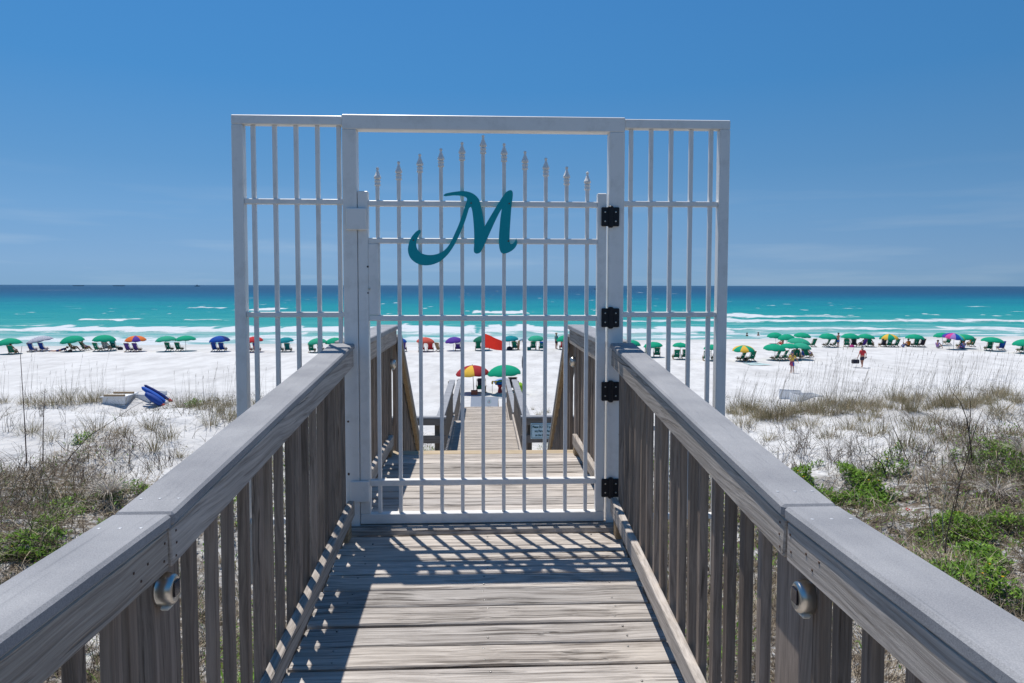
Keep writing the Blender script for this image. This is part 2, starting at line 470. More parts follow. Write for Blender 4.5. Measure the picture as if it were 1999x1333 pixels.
def sand_material():
    m, n, l, p = new_mat('white_quartz_sand')
    p.inputs['Roughness'].default_value = .95
    p.inputs['Specular IOR Level'].default_value = .08
    tc = n.new('ShaderNodeTexCoord')
    def nz(sc, det=4, st=(1, 1, 1)):
        mp = n.new('ShaderNodeMapping'); mp.inputs['Scale'].default_value = st
        l.new(tc.outputs['Object'], mp.inputs['Vector'])
        t = n.new('ShaderNodeTexNoise'); t.inputs['Scale'].default_value = sc; t.inputs['Detail'].default_value = det
        l.new(mp.outputs[0], t.inputs['Vector']); return t.outputs['Fac']
    big, foot, fine = nz(.22, 5), nz(1.9, 5), nz(34, 4)
    r = n.new('ShaderNodeValToRGB')
    r.color_ramp.elements[0].position = .36; r.color_ramp.elements[0].color = (.50, .49, .48, 1)
    r.color_ramp.elements[1].position = .58; r.color_ramp.elements[1].color = (.64, .632, .622, 1)
    trod_shade = nz(.9, 6, (1, .45, 1))  # drawn-out noise puts the shade in footprints into the sand colour
    tm = n.new('ShaderNodeMath'); tm.operation = 'MULTIPLY_ADD'; tm.inputs[1].default_value = .55; l.new(trod_shade, tm.inputs[0])
    t2 = n.new('ShaderNodeMath'); t2.operation = 'MULTIPLY'; t2.inputs[1].default_value = .45; l.new(big, t2.inputs[0]); l.new(t2.outputs[0], tm.inputs[2])
    l.new(tm.outputs[0], r.inputs[0])
    # damp sand at the water's edge
    at = n.new('ShaderNodeAttribute'); at.attribute_name = 'wet'
    mx = n.new('ShaderNodeMix'); mx.data_type = 'RGBA'
    l.new(at.outputs['Fac'], mx.inputs[0]); l.new(r.outputs[0], mx.inputs[6]); mx.inputs[7].default_value = (.50, .50, .49, 1)
    # leaf litter and humus under the dune plants
    lt = n.new('ShaderNodeAttribute'); lt.attribute_name = 'litter'
    lm = n.new('ShaderNodeMath'); lm.operation = 'MULTIPLY'; lr = n.new('ShaderNodeMapRange')
    lr.inputs['From Min'].default_value = .34; lr.inputs['From Max'].default_value = .56
    ln = nz(6.5, 6); l.new(ln, lr.inputs['Value']); l.new(lr.outputs[0], lm.inputs[0]); l.new(lt.outputs['Fac'], lm.inputs[1])
    m2 = n.new('ShaderNodeMix'); m2.data_type = 'RGBA'
    l.new(lm.outputs[0], m2.inputs[0]); l.new(mx.outputs[2], m2.inputs[6]); m2.inputs[7].default_value = (.13, .105, .08, 1)
    sc_ = n.new('ShaderNodeAttribute'); sc_.attribute_name = 'scrub'
    m3 = n.new('ShaderNodeMix'); m3.data_type = 'RGBA'
    l.new(sc_.outputs['Fac'], m3.inputs[0]); l.new(m2.outputs[2], m3.inputs[6]); m3.inputs[7].default_value = (.085, .085, .05, 1)
    l.new(m3.outputs[2], p.inputs['Base Color'])
    b1 = n.new('ShaderNodeBump'); b1.inputs['Strength'].default_value = 1.0; b1.inputs['Distance'].default_value = .22
    l.new(foot, b1.inputs['Height'])
    b2 = n.new('ShaderNodeBump'); b2.inputs['Strength'].default_value = .5; b2.inputs['Distance'].default_value = .012
    l.new(fine, b2.inputs['Height']); l.new(b1.outputs[0], b2.inputs['Normal']); l.new(b2.outputs[0], p.inputs['Normal'])
    return m
SAND = sand_material()
# ------------------------------------------------------------------ the ground
Z_BEACH, Z_SEA = -5.42, -5.78
def shore_s(X, Y): return Y - .10 * X - 86.0
def height(X, Y):
    X = np.asarray(X, float); Y = np.asarray(Y, float)
    plateau = -1.62 - .62 * np.exp(-(X / 7.0) ** 2)
    lump = (fbm(X * .30 + 40, Y * .34, 5, 3) - .5) * .95 + (fbm(X * .95, Y * .95, 9, 3) - .5) * .34
    lump = lump * sstep(-1, 3, Y + .0 * X) * (1 - .3 * sstep(30, 60, np.abs(X)))
    cor = (1 - sstep(1.7, 4.2, np.abs(X))) * sstep(6.0, 9.0, Y)
    top = plateau + lump - .78 * cor
    back = np.where(np.abs(X) < 60, 0, 0)
    edge = 19.2 + (fbm(X * .12 + 9, X * 0 + 3.3, 3, 2) - .5) * 4.5 + .05 * np.abs(X)
    t = sstep(edge, edge + 11.0, Y)
    foot = (fbm(X * .35, Y * .35, 21, 2) - .5) * .14
    s = shore_s(X, Y)
    base = Z_BEACH + foot * (1 - sstep(-14, -3, s)) - .36 * sstep(-18, 0, s) - .9 * sstep(0, 26, s) + .10 * np.exp(-((s + 7) / 5) ** 2)
    return top * (1 - t) + base * t + back

def _axis(dense0, dense1, step, far0, far1, growth):
    a = list(np.arange(dense0, dense1 + 1e-6, step))
    d, x = step, dense1
    while x < far1: d *= growth; x += d; a.append(min(x, far1))
    d, x, lo = step, dense0, []
    while x > far0: d *= growth; x -= d; lo.append(max(x, far0))
    return np.array(lo[::-1] + a)

gx = _axis(-24, 26, .22, -4000, 4000, 1.09)
gy = _axis(-2, 34, .22, -600, 116, 1.05)
GX, GY = np.meshgrid(gx, gy)
GZ = height(GX, GY)
def grid_faces(nx, ny):
    i = np.arange(nx * ny).reshape(ny, nx)
    return np.stack([i[:-1, :-1].ravel(), i[:-1, 1:].ravel(), i[1:, 1:].ravel(), i[1:, :-1].ravel()], 1)
def veg_density(X, Y):
    """how thickly the dune is grown over: thick close to the boardwalk's landward end, open sand further out"""
    X = np.asarray(X, float); Y = np.asarray(Y, float)
    n = fbm(X * .42 + 3, Y * .42 + 8, 31, 3)
    rim = np.where(X < 0, 8.9 + 1.15 * np.clip(-X - 3.6, 0, 3.6), 12.0 + .20 * np.clip(X - 3, 0, 9))
    near = 1 - sstep(rim - 1.8, rim + 1.2, Y + (n - .5) * 5.0)
    return np.clip(near * (.70 + .7 * n), 0, 1)
_g0 = None
lit = veg_density(GX, GY) * sstep(-30, -10, GY)
ssh = shore_s(GX, GY)
wet = sstep(-6.5, -1.0, ssh + (fbm(GX * .1, GY * .1, 3, 2) - .5) * 4)
# unseen ground landward of the dune, darkened as closed scrub to cut bounced light
scrub = 1 - sstep(-9.0, -4.0, GY + (fbm(GX * .2, GY * .2, 19, 2) - .5) * 3)
ground_me = np_mesh('sand', np.stack([GX, GY, GZ], -1).reshape(-1, 3), grid_faces(len(gx), len(gy)), smooth=True, attr={'wet': wet, 'litter': lit, 'scrub': scrub})
ground = link('sand', ground_me, SAND)
tag(ground, 'white sand of the dunes and beach, trodden towards the water', kind='structure')

def ray(px, py): return _fw + _R * ((px - CX) / FPX) - _U * ((py - PY) / FPX)
def at_z(px, py, z):
    d = ray(px, py); return EYE + d * ((z - EYE.z) / d.z)
def at_y(px, py, Y):
    d = ray(px, py); return EYE + d * ((Y - EYE.y) / d.y)
def at_x(px, py, X):
    d = ray(px, py); return EYE + d * ((X - EYE.x) / d.x)
def on_ground(px, py, near=3.0):
    d = ray(px, py)
    ts = np.geomspace(near, 140, 1600)
    P = np.array(EYE)[None] + ts[:, None] * np.array(d)[None]
    b = P[:, 2] - height(P[:, 0], P[:, 1])
    k = np.argmax(b < 0)
    if b[k] >= 0: k = len(ts) - 1
    return Vector((P[k, 0], P[k, 1], float(height(P[k, 0], P[k, 1]))))

# ------------------------------------------------------------------ the sea
sx = _axis(-112, 128, .75, -60000, 60000, 1.14)
ss = _axis(-4, 90, .36, -5, 90000, 1.045)
SXg, SSg = np.meshgrid(sx, ss)
fade = 1 / (1 + np.abs(SXg) / 400)                 # the shore runs slightly askew in front, then straightens
SYg = SSg + 86.0 + np.clip(SXg, -300, 300) * .10 * (1 - sstep(60, 700, SSg))
foam = np.zeros_like(SXg); ridge = np.zeros_like(SXg)
wob = (fbm(SXg * .05, SYg * .02, 51, 3) - .5)
wob2 = (fbm(SXg * .35, SYg * .35, 57, 3) - .5)
def breaker(x0, x1, yb, yt, y1b=None, y1t=None, amp=.5, dens=1.0, soft=1.6):
    """a line of breaking water between two places on the sea; front at the bottom row, foam trailing behind"""
    global foam, ridge
    y1b = yb if y1b is None else y1b; y1t = yt if y1t is None else y1t
    a, b = at_z(x0, yb, Z_SEA), at_z(x1, y1b, Z_SEA)
    c, e = at_z(x0, yt, Z_SEA), at_z(x1, y1t, Z_SEA)
    t = np.clip((SXg - a.x) / (b.x - a.x), -1, 2)
    yf = a.y + (b.y - a.y) * t + wob * 6
    yk = c.y + (e.y - c.y) * np.clip((SXg - c.x) / (e.x - c.x), -1, 2) + wob * 6 + wob2 * 5
    wx = (b.x - a.x)
    en = sstep(-.02, .05, t) * (1 - sstep(.95, 1.02, t))
    yk = yk + (fbm(SXg * .5, SYg * .05, int(x0) + 3, 3) - .35) * (abs(c.y - a.y) * .9 + 1)
    m = sstep(yf - .7, yf + .5, SYg) * (1 - sstep(yk - soft, yk + soft, SYg)) * en
    body = (.72 + .55 * (fbm(SXg * .22, SYg * .3, int(x0) + 5, 3))) * dens
    foam = np.maximum(foam, m * np.clip(body, 0, 1.3))
    ridge = np.maximum(ridge, amp * np.exp(-((SYg - yf - 1.0) / 1.6) ** 2) * en * (.75 + .6 * wob2))
# left half
breaker(-60, 690, 651, 638, amp=.75, dens=1.15)
breaker(-60, 455, 667, 659.5, amp=.25, dens=.85)
breaker(150, 213, 628, 622.5, amp=.55, dens=1.2)
breaker(366, 420, 602.5, 600, amp=.5, dens=1.1)
breaker(455, 520, 607, 602, amp=.5, dens=1.15)
breaker(356, 436, 627, 624, amp=.4, dens=.6)
breaker(0, 60, 638, 633, amp=.3, dens=.55)
breaker(430, 680, 661, 655, amp=.2, dens=.8)
breaker(560, 680, 671, 665, amp=.1, dens=.75)
# seen through the gate
breaker(690, 930, 648, 635, 652, 636, amp=.75, dens=1.1)
breaker(780, 1000, 664, 656, amp=.15, dens=.8)
breaker(920, 1036, 614, 607, amp=.7, dens=1.2)
breaker(935, 1175, 652, 637, 648, 637, amp=.7, dens=1.1)
breaker(985, 1110, 667, 659, amp=.15, dens=.75)
# right half
breaker(1175, 1440, 654, 640, 650, 640, amp=.65, dens=1.1)
breaker(1190, 1420, 630, 625, amp=.5, dens=.75)
breaker(1410, 1553, 621.5, 613.5, amp=.8, dens=.98)
breaker(1400, 2060, 632, 624.5, 630.5, 623, amp=.75, dens=.92)
breaker(1400, 1775, 647, 640.5, 646.5, 641, amp=.6, dens=.9)
breaker(1895, 2060, 645.5, 639, amp=.5, dens=1.0)
breaker(1540, 1680, 620, 615, amp=.35, dens=.6)
breaker(1485, 1625, 662, 655, amp=.15, dens=.7)
breaker(-60, 2060, 676, 672.5, 664, 660, amp=.05, dens=.55)
# loose whitecaps further out
rc = random.Random(5)
for _ in range(230):
    yy = 566 + 52 * rc.random() ** 1.15
    xx = rc.uniform(-40, 2040); w = rc.uniform(2, 9) * (.5 + (yy - 566) / 40)
    breaker(xx, xx + w, yy + .35, yy - rc.uniform(.1, .5) * (yy - 560) / 40, amp=.2, dens=rc.uniform(.5, 1.0), soft=.4 + (618 - yy) / 30)
s_in = SYg - np.clip(SXg, -300, 300) * .10 - 86
wash = np.clip(1 - sstep(8, 38, s_in), 0, 1) * sstep(.42, .66, fbm(SXg * .13, SYg * .42, 71, 4)) * .85
foam = np.maximum(foam, wash * (fade > .5))
swell = (.10 * np.sin(SYg * .62 + wob * 14) + .18 * (fbm(SXg * .07, SYg * .28, 61, 3) - .5)) * sstep(3, 25, s_in) * (1 - sstep(140, 300, s_in))
SZg = Z_SEA + ridge * sstep(0, 8, s_in) + swell * .8
sea_me = np_mesh('sea', np.stack([SXg, SYg, SZg], -1).reshape(-1, 3), grid_faces(len(sx), len(ss)), smooth=True, attr={'foam': foam})

def sea_material():
    m, n, l, p = new_mat('gulf_water')
    p.inputs['Roughness'].default_value = .35
    p.inputs['Specular IOR Level'].default_value = .10
    p.inputs['IOR'].default_value = 1.33
    geo = n.new('ShaderNodeTexCoord')
    sp = n.new('ShaderNodeSeparateXYZ'); l.new(geo.outputs['Object'], sp.inputs[0])
    def nz(st, det=4, rough=.55):
        mp = n.new('ShaderNodeMapping'); mp.inputs['Scale'].default_value = st
        l.new(geo.outputs['Object'], mp.inputs['Vector'])
        t = n.new('ShaderNodeTexNoise'); t.inputs['Scale'].default_value = 1; t.inputs['Detail'].default_value = det; t.inputs['Roughness'].default_value = rough
        l.new(mp.outputs[0], t.inputs['Vector']); return t.outputs['Fac']
    lg = n.new('ShaderNodeMath'); lg.operation = 'LOGARITHM'; lg.inputs[1].default_value = 10
    l.new(sp.outputs['Y'], lg.inputs[0])
    patch = nz((.006, .03, 1), 5)
    patch2 = nz((.045, .30, 1), 7, .72)
    a1 = n.new('ShaderNodeMath'); a1.operation = 'MULTIPLY_ADD'; a1.inputs[1].default_value = .20; l.new(patch, a1.inputs[0]); l.new(lg.outputs[0], a1.inputs[2])
    a2 = n.new('ShaderNodeMath'); a2.operation = 'MULTIPLY_ADD'; a2.inputs[1].default_value = .62; l.new(patch2, a2.inputs[0]); l.new(a1.outputs[0], a2.inputs[2])
    mr = n.new('ShaderNodeMapRange'); mr.inputs['From Min'].default_value = 1.9 + .41; mr.inputs['From Max'].default_value = 3.5 + .41
    l.new(a2.outputs[0], mr.inputs['Value'])
    r = n.new('ShaderNodeValToRGB')
    stops = [(0.0, (.30, .45, .44)), (.055, (.22, .41, .405)), (.095, (.055, .32, .30)), (.17, (.022, .265, .262)), (.27, (.007, .225, .25)), (.36, (.005, .170, .225)),
             (.47, (.006, .100, .180)), (.60, (.012, .068, .138)), (.78, (.016, .058, .120)), (1.0, (.022, .070, .135))]
    e = r.color_ramp.elements
    e[0].position, e[0].color = stops[0][0], (*stops[0][1], 1)
    e[1].position, e[1].color = stops[-1][0], (*stops[-1][1], 1)
    for pos, c in stops[1:-1]:
        q = e.new(pos); q.color = (*c, 1)
    l.new(mr.outputs[0], r.inputs[0])
    at = n.new('ShaderNodeAttribute'); at.attribute_name = 'foam'
    fn = nz((.30, 1.1, 1.1), 7, .72)
    fm = n.new('ShaderNodeMath'); fm.operation = 'MULTIPLY_ADD'; fm.inputs[1].default_value = 2.6; fm.inputs[2].default_value = -1.28
    l.new(fn, fm.inputs[0])
    fa = n.new('ShaderNodeMath'); fa.operation = 'ADD'; l.new(at.outputs['Fac'], fa.inputs[0]); l.new(fm.outputs[0], fa.inputs[1])
    fr = n.new('ShaderNodeMapRange'); fr.inputs['From Min'].default_value = .38; fr.inputs['From Max'].default_value = .86
    l.new(fa.outputs[0], fr.inputs['Value'])
    gt = n.new('ShaderNodeMath'); gt.operation = 'GREATER_THAN'; gt.inputs[1].default_value = .03; l.new(at.outputs['Fac'], gt.inputs[0])
    ff = n.new('ShaderNodeMath'); ff.operation = 'MULTIPLY'; l.new(fr.outputs[0], ff.inputs[0]); l.new(gt.outputs[0], ff.inputs[1])
    mx = n.new('ShaderNodeMix'); mx.data_type = 'RGBA'; l.new(ff.outputs[0], mx.inputs[0]); l.new(r.outputs[0], mx.inputs[6])
    mx.inputs[7].default_value = (.66, .68, .69, 1)
    l.new(mx.outputs[2], p.inputs['Base Color'])
    w1, w2 = nz((.25, .9, 1), 6, .6), nz((1.2, 3.5, 1), 4)
    b = n.new('ShaderNodeBump'); b.inputs['Strength'].default_value = .9; b.inputs['Distance'].default_value = .6; l.new(w1, b.inputs['Height'])
    b2 = n.new('ShaderNodeBump'); b2.inputs['Strength'].default_value = .7; b2.inputs['Distance'].default_value = .12; l.new(w2, b2.inputs['Height'])
    l.new(b.outputs[0], b2.inputs['Normal']); l.new(b2.outputs[0], p.inputs['Normal'])
    return m
sea = link('sea', sea_me, sea_material())
tag(sea, 'turquoise sea with white breakers near the beach, deep blue at the horizon', kind='structure')
# ------------------------------------------------------------------ boardwalk: decks
GY0 = 3.9                       # the gate stands here
KINK = 1.60                     # the ramp starts here
SL = .09
def deck_z(Y): return -SL * (GY0 - max(min(Y, GY0), KINK))
boardwalk = empty('boardwalk')
tag(boardwalk, 'weathered grey plank boardwalk rising to the gate and going on beyond it', kind='structure')
plank_meshes = []
rp = random.Random(3)
for k in range(6):
    mb = MB(); mb._bevbox(Vector((0, 0, 0)), Vector((1, 0, 0)), Vector((0, 1, 0)), Vector((0, 0, 1)), .775, .0670, .019, .006)
    me = mb.mesh('plank')
    # a little cupping and twist
    plank_meshes.append(me)
PITCH = .1465
def plank(Y, z, slope=0.0, mat=WOOD_DECK, yaw=None, parent=boardwalk, sx=1.0):
    return link('plank', rp.choice(plank_meshes), mat, parent, (rp.uniform(-.006, .006), Y, z - .019 + rp.uniform(-.0025, .0025)),
                (math.atan(slope) + rp.uniform(-.012, .012), rp.uniform(-.002, .002), rp.uniform(-.0045, .0045) if yaw is None else yaw), (sx, 1, 1))
Y = 3.745
while Y > -2.2:
    plank(Y, deck_z(Y) - .018, SL if Y > KINK + .05 else 0)
    Y -= PITCH
Y = 3.895
while Y < 5.75:
    plank(Y, 0.0, 0, WOOD_EDGE if 5.75 - Y < .146 else WOOD_DECK)
    Y += PITCH * .985
PLAT_END = Y - PITCH * .985 + .07
j = MB()
for x in (-.70, 0, .70):
    j.beam((x, -2.2, deck_z(0) - .145), (x, KINK, deck_z(0) - .145), .04, .19)
    j.beam((x, KINK, deck_z(0) - .145), (x, 3.82, deck_z(3.82) - .145), .04, .19)
    j.beam((x, 3.825, -.139), (x, PLAT_END - .045, -.139), .04, .19)
j.obj('joist', WOOD_POST, boardwalk)
mb = MB(); mb.box(-.77, .77, PLAT_END - .040, PLAT_END - .003, -.235, -.041); mb.obj('rim_board', WOOD_CROSS, boardwalk)
pl = MB()
for yy in (-1.6, .1, KINK, 3.7, 5.5):
    for x in (-.62, .62):
        zg = float(height(x, yy)) - .4
        pl.box(x - .07, x + .07, yy - .07, yy + .07, zg, deck_z(yy) - .235)
pl.obj('piling', WOOD_POST, boardwalk)

# nail heads
nl = MB()
for i in range(26):
    yy = 3.745 - i * PITCH
    for x in (-.62, .01, .60):
        for dy in (-.035, .037):
            if rp.random() < .8:
                X = x + rp.uniform(-.02, .02); z = deck_z(yy + dy) - .0165
                nl.lathe([(.0048, z - .004), (.0048, z + .002), (.002, z + .003)], 6, M=Matrix.Translation((X, yy + dy + rp.uniform(-.006, .006), 0)))
o = nl.obj('nail_head', BOLT, boardwalk)
tag(o, kind='stuff')

# ------------------------------------------------------------------ stairs, landing, lower walk
LAND_Z, LAND_Y0, LAND_Y1, WALK1 = -2.05, 8.30, 12.42, 17.25
LOW_Z, LOW_Y0, LOW_Y1 = -3.07, 18.25, 24.9
stairs = empty('wooden_stairs', (0, PLAT_END, 0))
tag(stairs, 'wooden steps leading down from the deck beyond the gate', kind='structure')
nst = 11
for i in range(1, nst):
    yy = (LAND_Y0 - PLAT_END) * (i - .5) / (nst - 1); zz = LAND_Z * i / nst
    for dy in (-.062, .078):
        link('tread', plank_meshes[i % 6], WOOD_DECK, stairs, (0, yy + dy, zz - .019), (0, 0, 0), (.93, .96, 1))
st = MB()
for x in (-.74, .74): st.beam((x, .0, -.16), (x, LAND_Y0 - PLAT_END, LAND_Z - .10), .04, .24)
st.obj('stringer', WOOD_POST, stairs)

low = empty('lower_boardwalk', (0, LAND_Y0, LAND_Z))
tag(low, 'lower plank landing and walkway running down to the beach', kind='structure')
def many_planks(y0, y1, x0, x1, z, p=.146):
    m = MB(); yy = y0 + .07
    while yy < y1:
        dz = rp.uniform(-.004, .004)
        m.box(x0 + rp.uniform(-.01, .01), x1 + rp.uniform(-.01, .01), yy - .0665, yy + .0665, z - .038 + dz, z + dz)
        yy += p
    return m
m = many_planks(0, LAND_Y1 - LAND_Y0, -1.75, 1.75, 0)
m2 = many_planks(LAND_Y1 - LAND_Y0 + .02, WALK1 - LAND_Y0, -.80, .80, 0)
for src in (m2,): m.add(src.v, src.f)
m.add(*(lambda q: (q.v, q.f))(many_planks(LOW_Y0 - LAND_Y0, LOW_Y1 - LAND_Y0, -.84, .84, LOW_Z - LAND_Z)))
for i in range(1, 6):
    q = many_planks(WALK1 - LAND_Y0 + (i - 1) * .2, WALK1 - LAND_Y0 + (i - 1) * .2 + .28, -.78, .78, (LOW_Z - LAND_Z) * i / 6); m.add(q.v, q.f)
o = m.obj('plank', WOOD_DECK, low); tag(o, kind='stuff')
fr = MB()
for x in (-1.7, -.72, .72, 1.7): fr.box(x - .02, x + .02, .0, LAND_Y1 - LAND_Y0, -.23, -.045)
for x in (-.72, .72):
    fr.box(x - .02, x + .02, LAND_Y1 - LAND_Y0 + .01, WALK1 - LAND_Y0, -.23, -.045)
    fr.box(x - .02, x + .02, LOW_Y0 - LAND_Y0, LOW_Y1 - LAND_Y0, LOW_Z - LAND_Z - .23, LOW_Z - LAND_Z - .045)
fr.obj('joist', WOOD_POST, low)

# ------------------------------------------------------------------ railings
BAL = []
for k in range(5):
    mb = MB(); mb._bevbox(Vector((0, 0, .55)), Vector((1, 0, 0)), Vector((0, 1, 0)), Vector((0, 0, 1)), .0150, .018, .63, .003)
    BAL.append(mb.mesh('baluster'))
def baluster(parent, x, y, z):
    return link('baluster', rp.choice(BAL), WOOD_POST, parent, (x + rp.uniform(-.003, .003), y + rp.uniform(-.007, .007), z), (rp.uniform(-.006, .006), rp.uniform(-.004, .004), rp.uniform(-.10, .10)))
CAPZ = 1.058
def near_railing(sg, side):
    z0 = deck_z(0)
    root = empty('wooden_railing', (0, 0, 0))
    tag(root, f'wooden railing with grey cap on the {side} side before the gate', 'railing', 'railings before the gate')
    xi, xo = sg * .725, sg * .862
    xc, fx = (xi + xo) / 2, sg * .7505
    segs = [((-1.9, z0), (KINK - .004, z0)), ((KINK + .004, z0), (3.872, deck_z(3.872)))]
    for i, ((ya, za), (yb, zb)) in enumerate(segs):
        mb = MB(); mb.beam((xc, ya, CAPZ - .016 + za), (xc, yb, CAPZ - .016 + zb), abs(xo - xi), .034, bev=.007)
        mb.obj('handrail_cap', CAP, root)
        mb = MB(); mb.beam((fx, ya, CAPZ - .083 + za), (fx, yb - .006, CAPZ - .083 + zb), .038, .098, bev=.004)
        mb.obj('rail_board', WOOD_RAIL, root)
        mb = MB(); mb.beam((sg * .7525, ya, .118 + za), (sg * .7525, yb - .006, .118 + zb), .038, .088, bev=.004)
        mb.obj('toe_rail', WOOD_RAIL, root)
    # nails at the joint of the two caps
    nb = MB()
    for dy in (-.10, .085):
        for dx in (-.045, 0, .045):
            yy = KINK + dy; z = CAPZ + z0 + max(0, dy) * SL + .0005
            nb.lathe([(.0042, z - .003), (.0042, z + .0012), (.002, z + .0018)], 8, M=Matrix.Translation((xc + dx, yy, 0)))
    tag(nb.obj('nail_head', NAILW, root), kind='stuff')
    nb = MB()
    for dy, dz in ((-.03, -.06), (-.035, -.10), (.028, -.05), (.03, -.08), (.026, -.11), (-.11, -.075), (-.17, -.07), (-.14, -.10)):
        nb.box(sg * .7298, sg * .7325, KINK + dy - .0022, KINK + dy + .0022, CAPZ + z0 + dz - .003, CAPZ + z0 + dz + .002)
    tag(nb.obj('nail_hole', RUST, root), kind='stuff')
    bx = sg * .788
    y = 3.81
    while y > -1.8:
        if not 1.56 < y < 1.77:
            baluster(root, bx, y, deck_z(y) - .19)
        y -= .1315
    baluster(root, bx, 1.512, deck_z(1.512) - .19)
    for yy in (KINK + .065, -.2):
        mb = MB(); mb.box(sg * .7725, sg * .816, yy - .070, yy + .070, -.75 + deck_z(yy), deck_z(yy) + CAPZ - .046, bev=.004)
        mb.obj('post', WOOD_POST, root)
    mb = MB(); mb.box(sg * .8125, sg * .85, -1.9, 3.80, -.46, -.25); mb.obj('rim_board', WOOD_RAIL, root)
    mb = MB(); mb.box(sg * .738, sg * .768, 3.70, 3.79, deck_z(3.74) - .010, .0735 + deck_z(3.74) - .004); mb.obj('block', WOOD_TAN, root)
    return root
near_railing(-1, 'left'); near_railing(1, 'right')

def far_railing(sg, side):
    root = empty('wooden_railing', (0, GY0, 0))
    tag(root, f'short wooden railing beyond the gate on the {side}, ending at the steps', 'railing', 'railings beyond the gate')
    y0, y1 = .075, PLAT_END - GY0 - .04
    xi, xo = sg * .700, sg * .862
    mb = MB(); mb.beam(((xi + xo) / 2, y0, CAPZ - .018), ((xi + xo) / 2, y1, CAPZ - .018), abs(xo - xi), .038, bev=.006); mb.obj('handrail_cap', CAP, root)
    mb = MB(); mb.beam((sg * .735, y0, CAPZ - .096), (sg * .735, y1, CAPZ - .096), .038, .116, bev=.004); mb.obj('rail_board', WOOD_RAIL, root)
    mb = MB(); mb.beam((sg * .7525, y0, .118), (sg * .7525, y1 - .10, .118), .038, .088, bev=.004); mb.obj('toe_rail', WOOD_RAIL, root)
    mb = MB(); mb.box(sg * .738, sg * .768, y1 - .20, y1 - .11, .001, .072); mb.obj('block', WOOD_TAN, root)
    y = .14
    while y < y1 - .15:
        baluster(root, sg * .780, y, -.19); y += .1275
    for yy in (.10, y1 - .05):
        mb = MB(); mb.box(sg * .758, sg * .845, yy - .045, yy + .045, -.8, CAPZ - .038, bev=.004); mb.obj('post', WOOD_POST, root)
    return root
far_railing(-1, 'left'); far_railing(1, 'right')

def stair_railing(sg, side):
    root = empty('stair_railing', (0, PLAT_END, 0))
    tag(root, f'sloping handrail down the wooden steps on the {side}', 'railing', 'handrails of the wooden steps')
    run = LAND_Y0 - PLAT_END
    dx = .055 if sg > 0 else 0
    p, q = (sg * .70, .02, .90), (sg * .70 + dx, run + .10, LAND_Z + .86)
    mb = MB(); mb.beam(p, q, .038, .11, bev=.004); mb.obj('handrail', WOOD_TAN, root)
    mb = MB(); mb.beam((sg * .745, -.02, .965), (sg * .745 + dx, run + .1, LAND_Z + .925), .14, .034, bev=.004); mb.obj('handrail_cap', CAP, root)
    for i in range(0, 19):
        t = (i + .3) / 19
        link('baluster', BAL[i % 5], WOOD_POST, root, (sg * .745, run * t, .965 + (LAND_Z - .04) * t - 1.20), None, (1, 1, 1))
    mb = MB(); mb.box(sg * .72, sg * .81, run + .10, run + .19, LAND_Z - .3, LAND_Z + .94); mb.obj('post', WOOD_POST, root)
    return root
stair_railing(-1, 'left'); stair_railing(1, 'right')

def landing_rail(sg, side):
    root = empty('landing_rail', (sg * 1.2, LAND_Y1 - .06, LAND_Z))
    tag(root, f'three board rail closing the landing on the {side} of the walkway', 'railing', 'rails across the lower landing')
    L = .52
    for nm, z, h, mt in (('handrail_cap', 1.035, .036, CAP), ('rail_board', .955, .11, WOOD_CROSS), ('rail_board', .64, .14, WOOD_CROSS), ('rail_board', .30, .14, WOOD_CROSS)):
        mb = MB()
        if nm == 'handrail_cap': mb.box(-L, L, -.07, .07, z - h / 2, z + h / 2, bev=.005)
        else: mb.box(-L, L, -.062, -.024, z - h / 2, z + h / 2)
        mb.obj(nm, mt, root)
    for x in (-sg * .44, sg * .44):
        mb = MB(); mb.box(x - .045, x + .045, -.022, .067, -.8, 1.015); mb.obj('post', WOOD_POST, root)
    # return along the landing's outer side
    for z in (.955, .64, .30):
        mb = MB(); mb.box(sg * L - sg * .04, sg * L, -3.2, -.068, z - .06, z + .06); mb.obj('rail_board', WOOD_FAR, root)
    return root
landing_rail(-1, 'left'); landing_rail(1, 'right')

def low_railing(sg, y0, y1, z, xi, label, group):
    root = empty('wooden_railing', (0, y0, z))
    tag(root, label, 'railing', group)
    L = y1 - y0
    xi, xo = sg * xi, sg * (xi + .145)
    mb = MB(); mb.beam(((xi + xo) / 2, 0, 1.03), ((xi + xo) / 2, L, 1.03), .145, .036, bev=.005); mb.obj('handrail_cap', CAP, root)
    mb = MB(); mb.beam((xi + sg * .03, 0.01, .96), (xi + sg * .03, L - .01, .96), .038, .10); mb.obj('rail_board', WOOD_FAR, root)
    mb = MB(); mb.beam((xi + sg * .03, 0.01, .11), (xi + sg * .03, L - .01, .11), .04, .09); mb.obj('toe_rail', WOOD_RAIL, root)
    b = MB(); yy = .08
    while yy < L - .05:
        b.box(xi + sg * .052, xi + sg * .09, yy - .019, yy + .019, -.1, 1.01); yy += .13
    tag(b.obj('baluster', WOOD_FAR, root), kind='stuff')
    for yy in (.05, L / 2, L - .05):
        mb = MB(); mb.box(xi + sg * .095, xi + sg * .18, yy - .045, yy + .045, -.9, 1.01); mb.obj('post', WOOD_FAR, root)
for sg, side in ((-1, 'left'), (1, 'right')):
    low_railing(sg, LAND_Y1 + .03, WALK1, LAND_Z, .715, f'upper of the two railings of the lower walkway, {side} side', 'railings of the lower walkway')
    low_railing(sg, LOW_Y0, LOW_Y1, LOW_Z, .79, f'farthest railing of the walkway, {side} side, next to the beach sand', 'last railings before the beach')

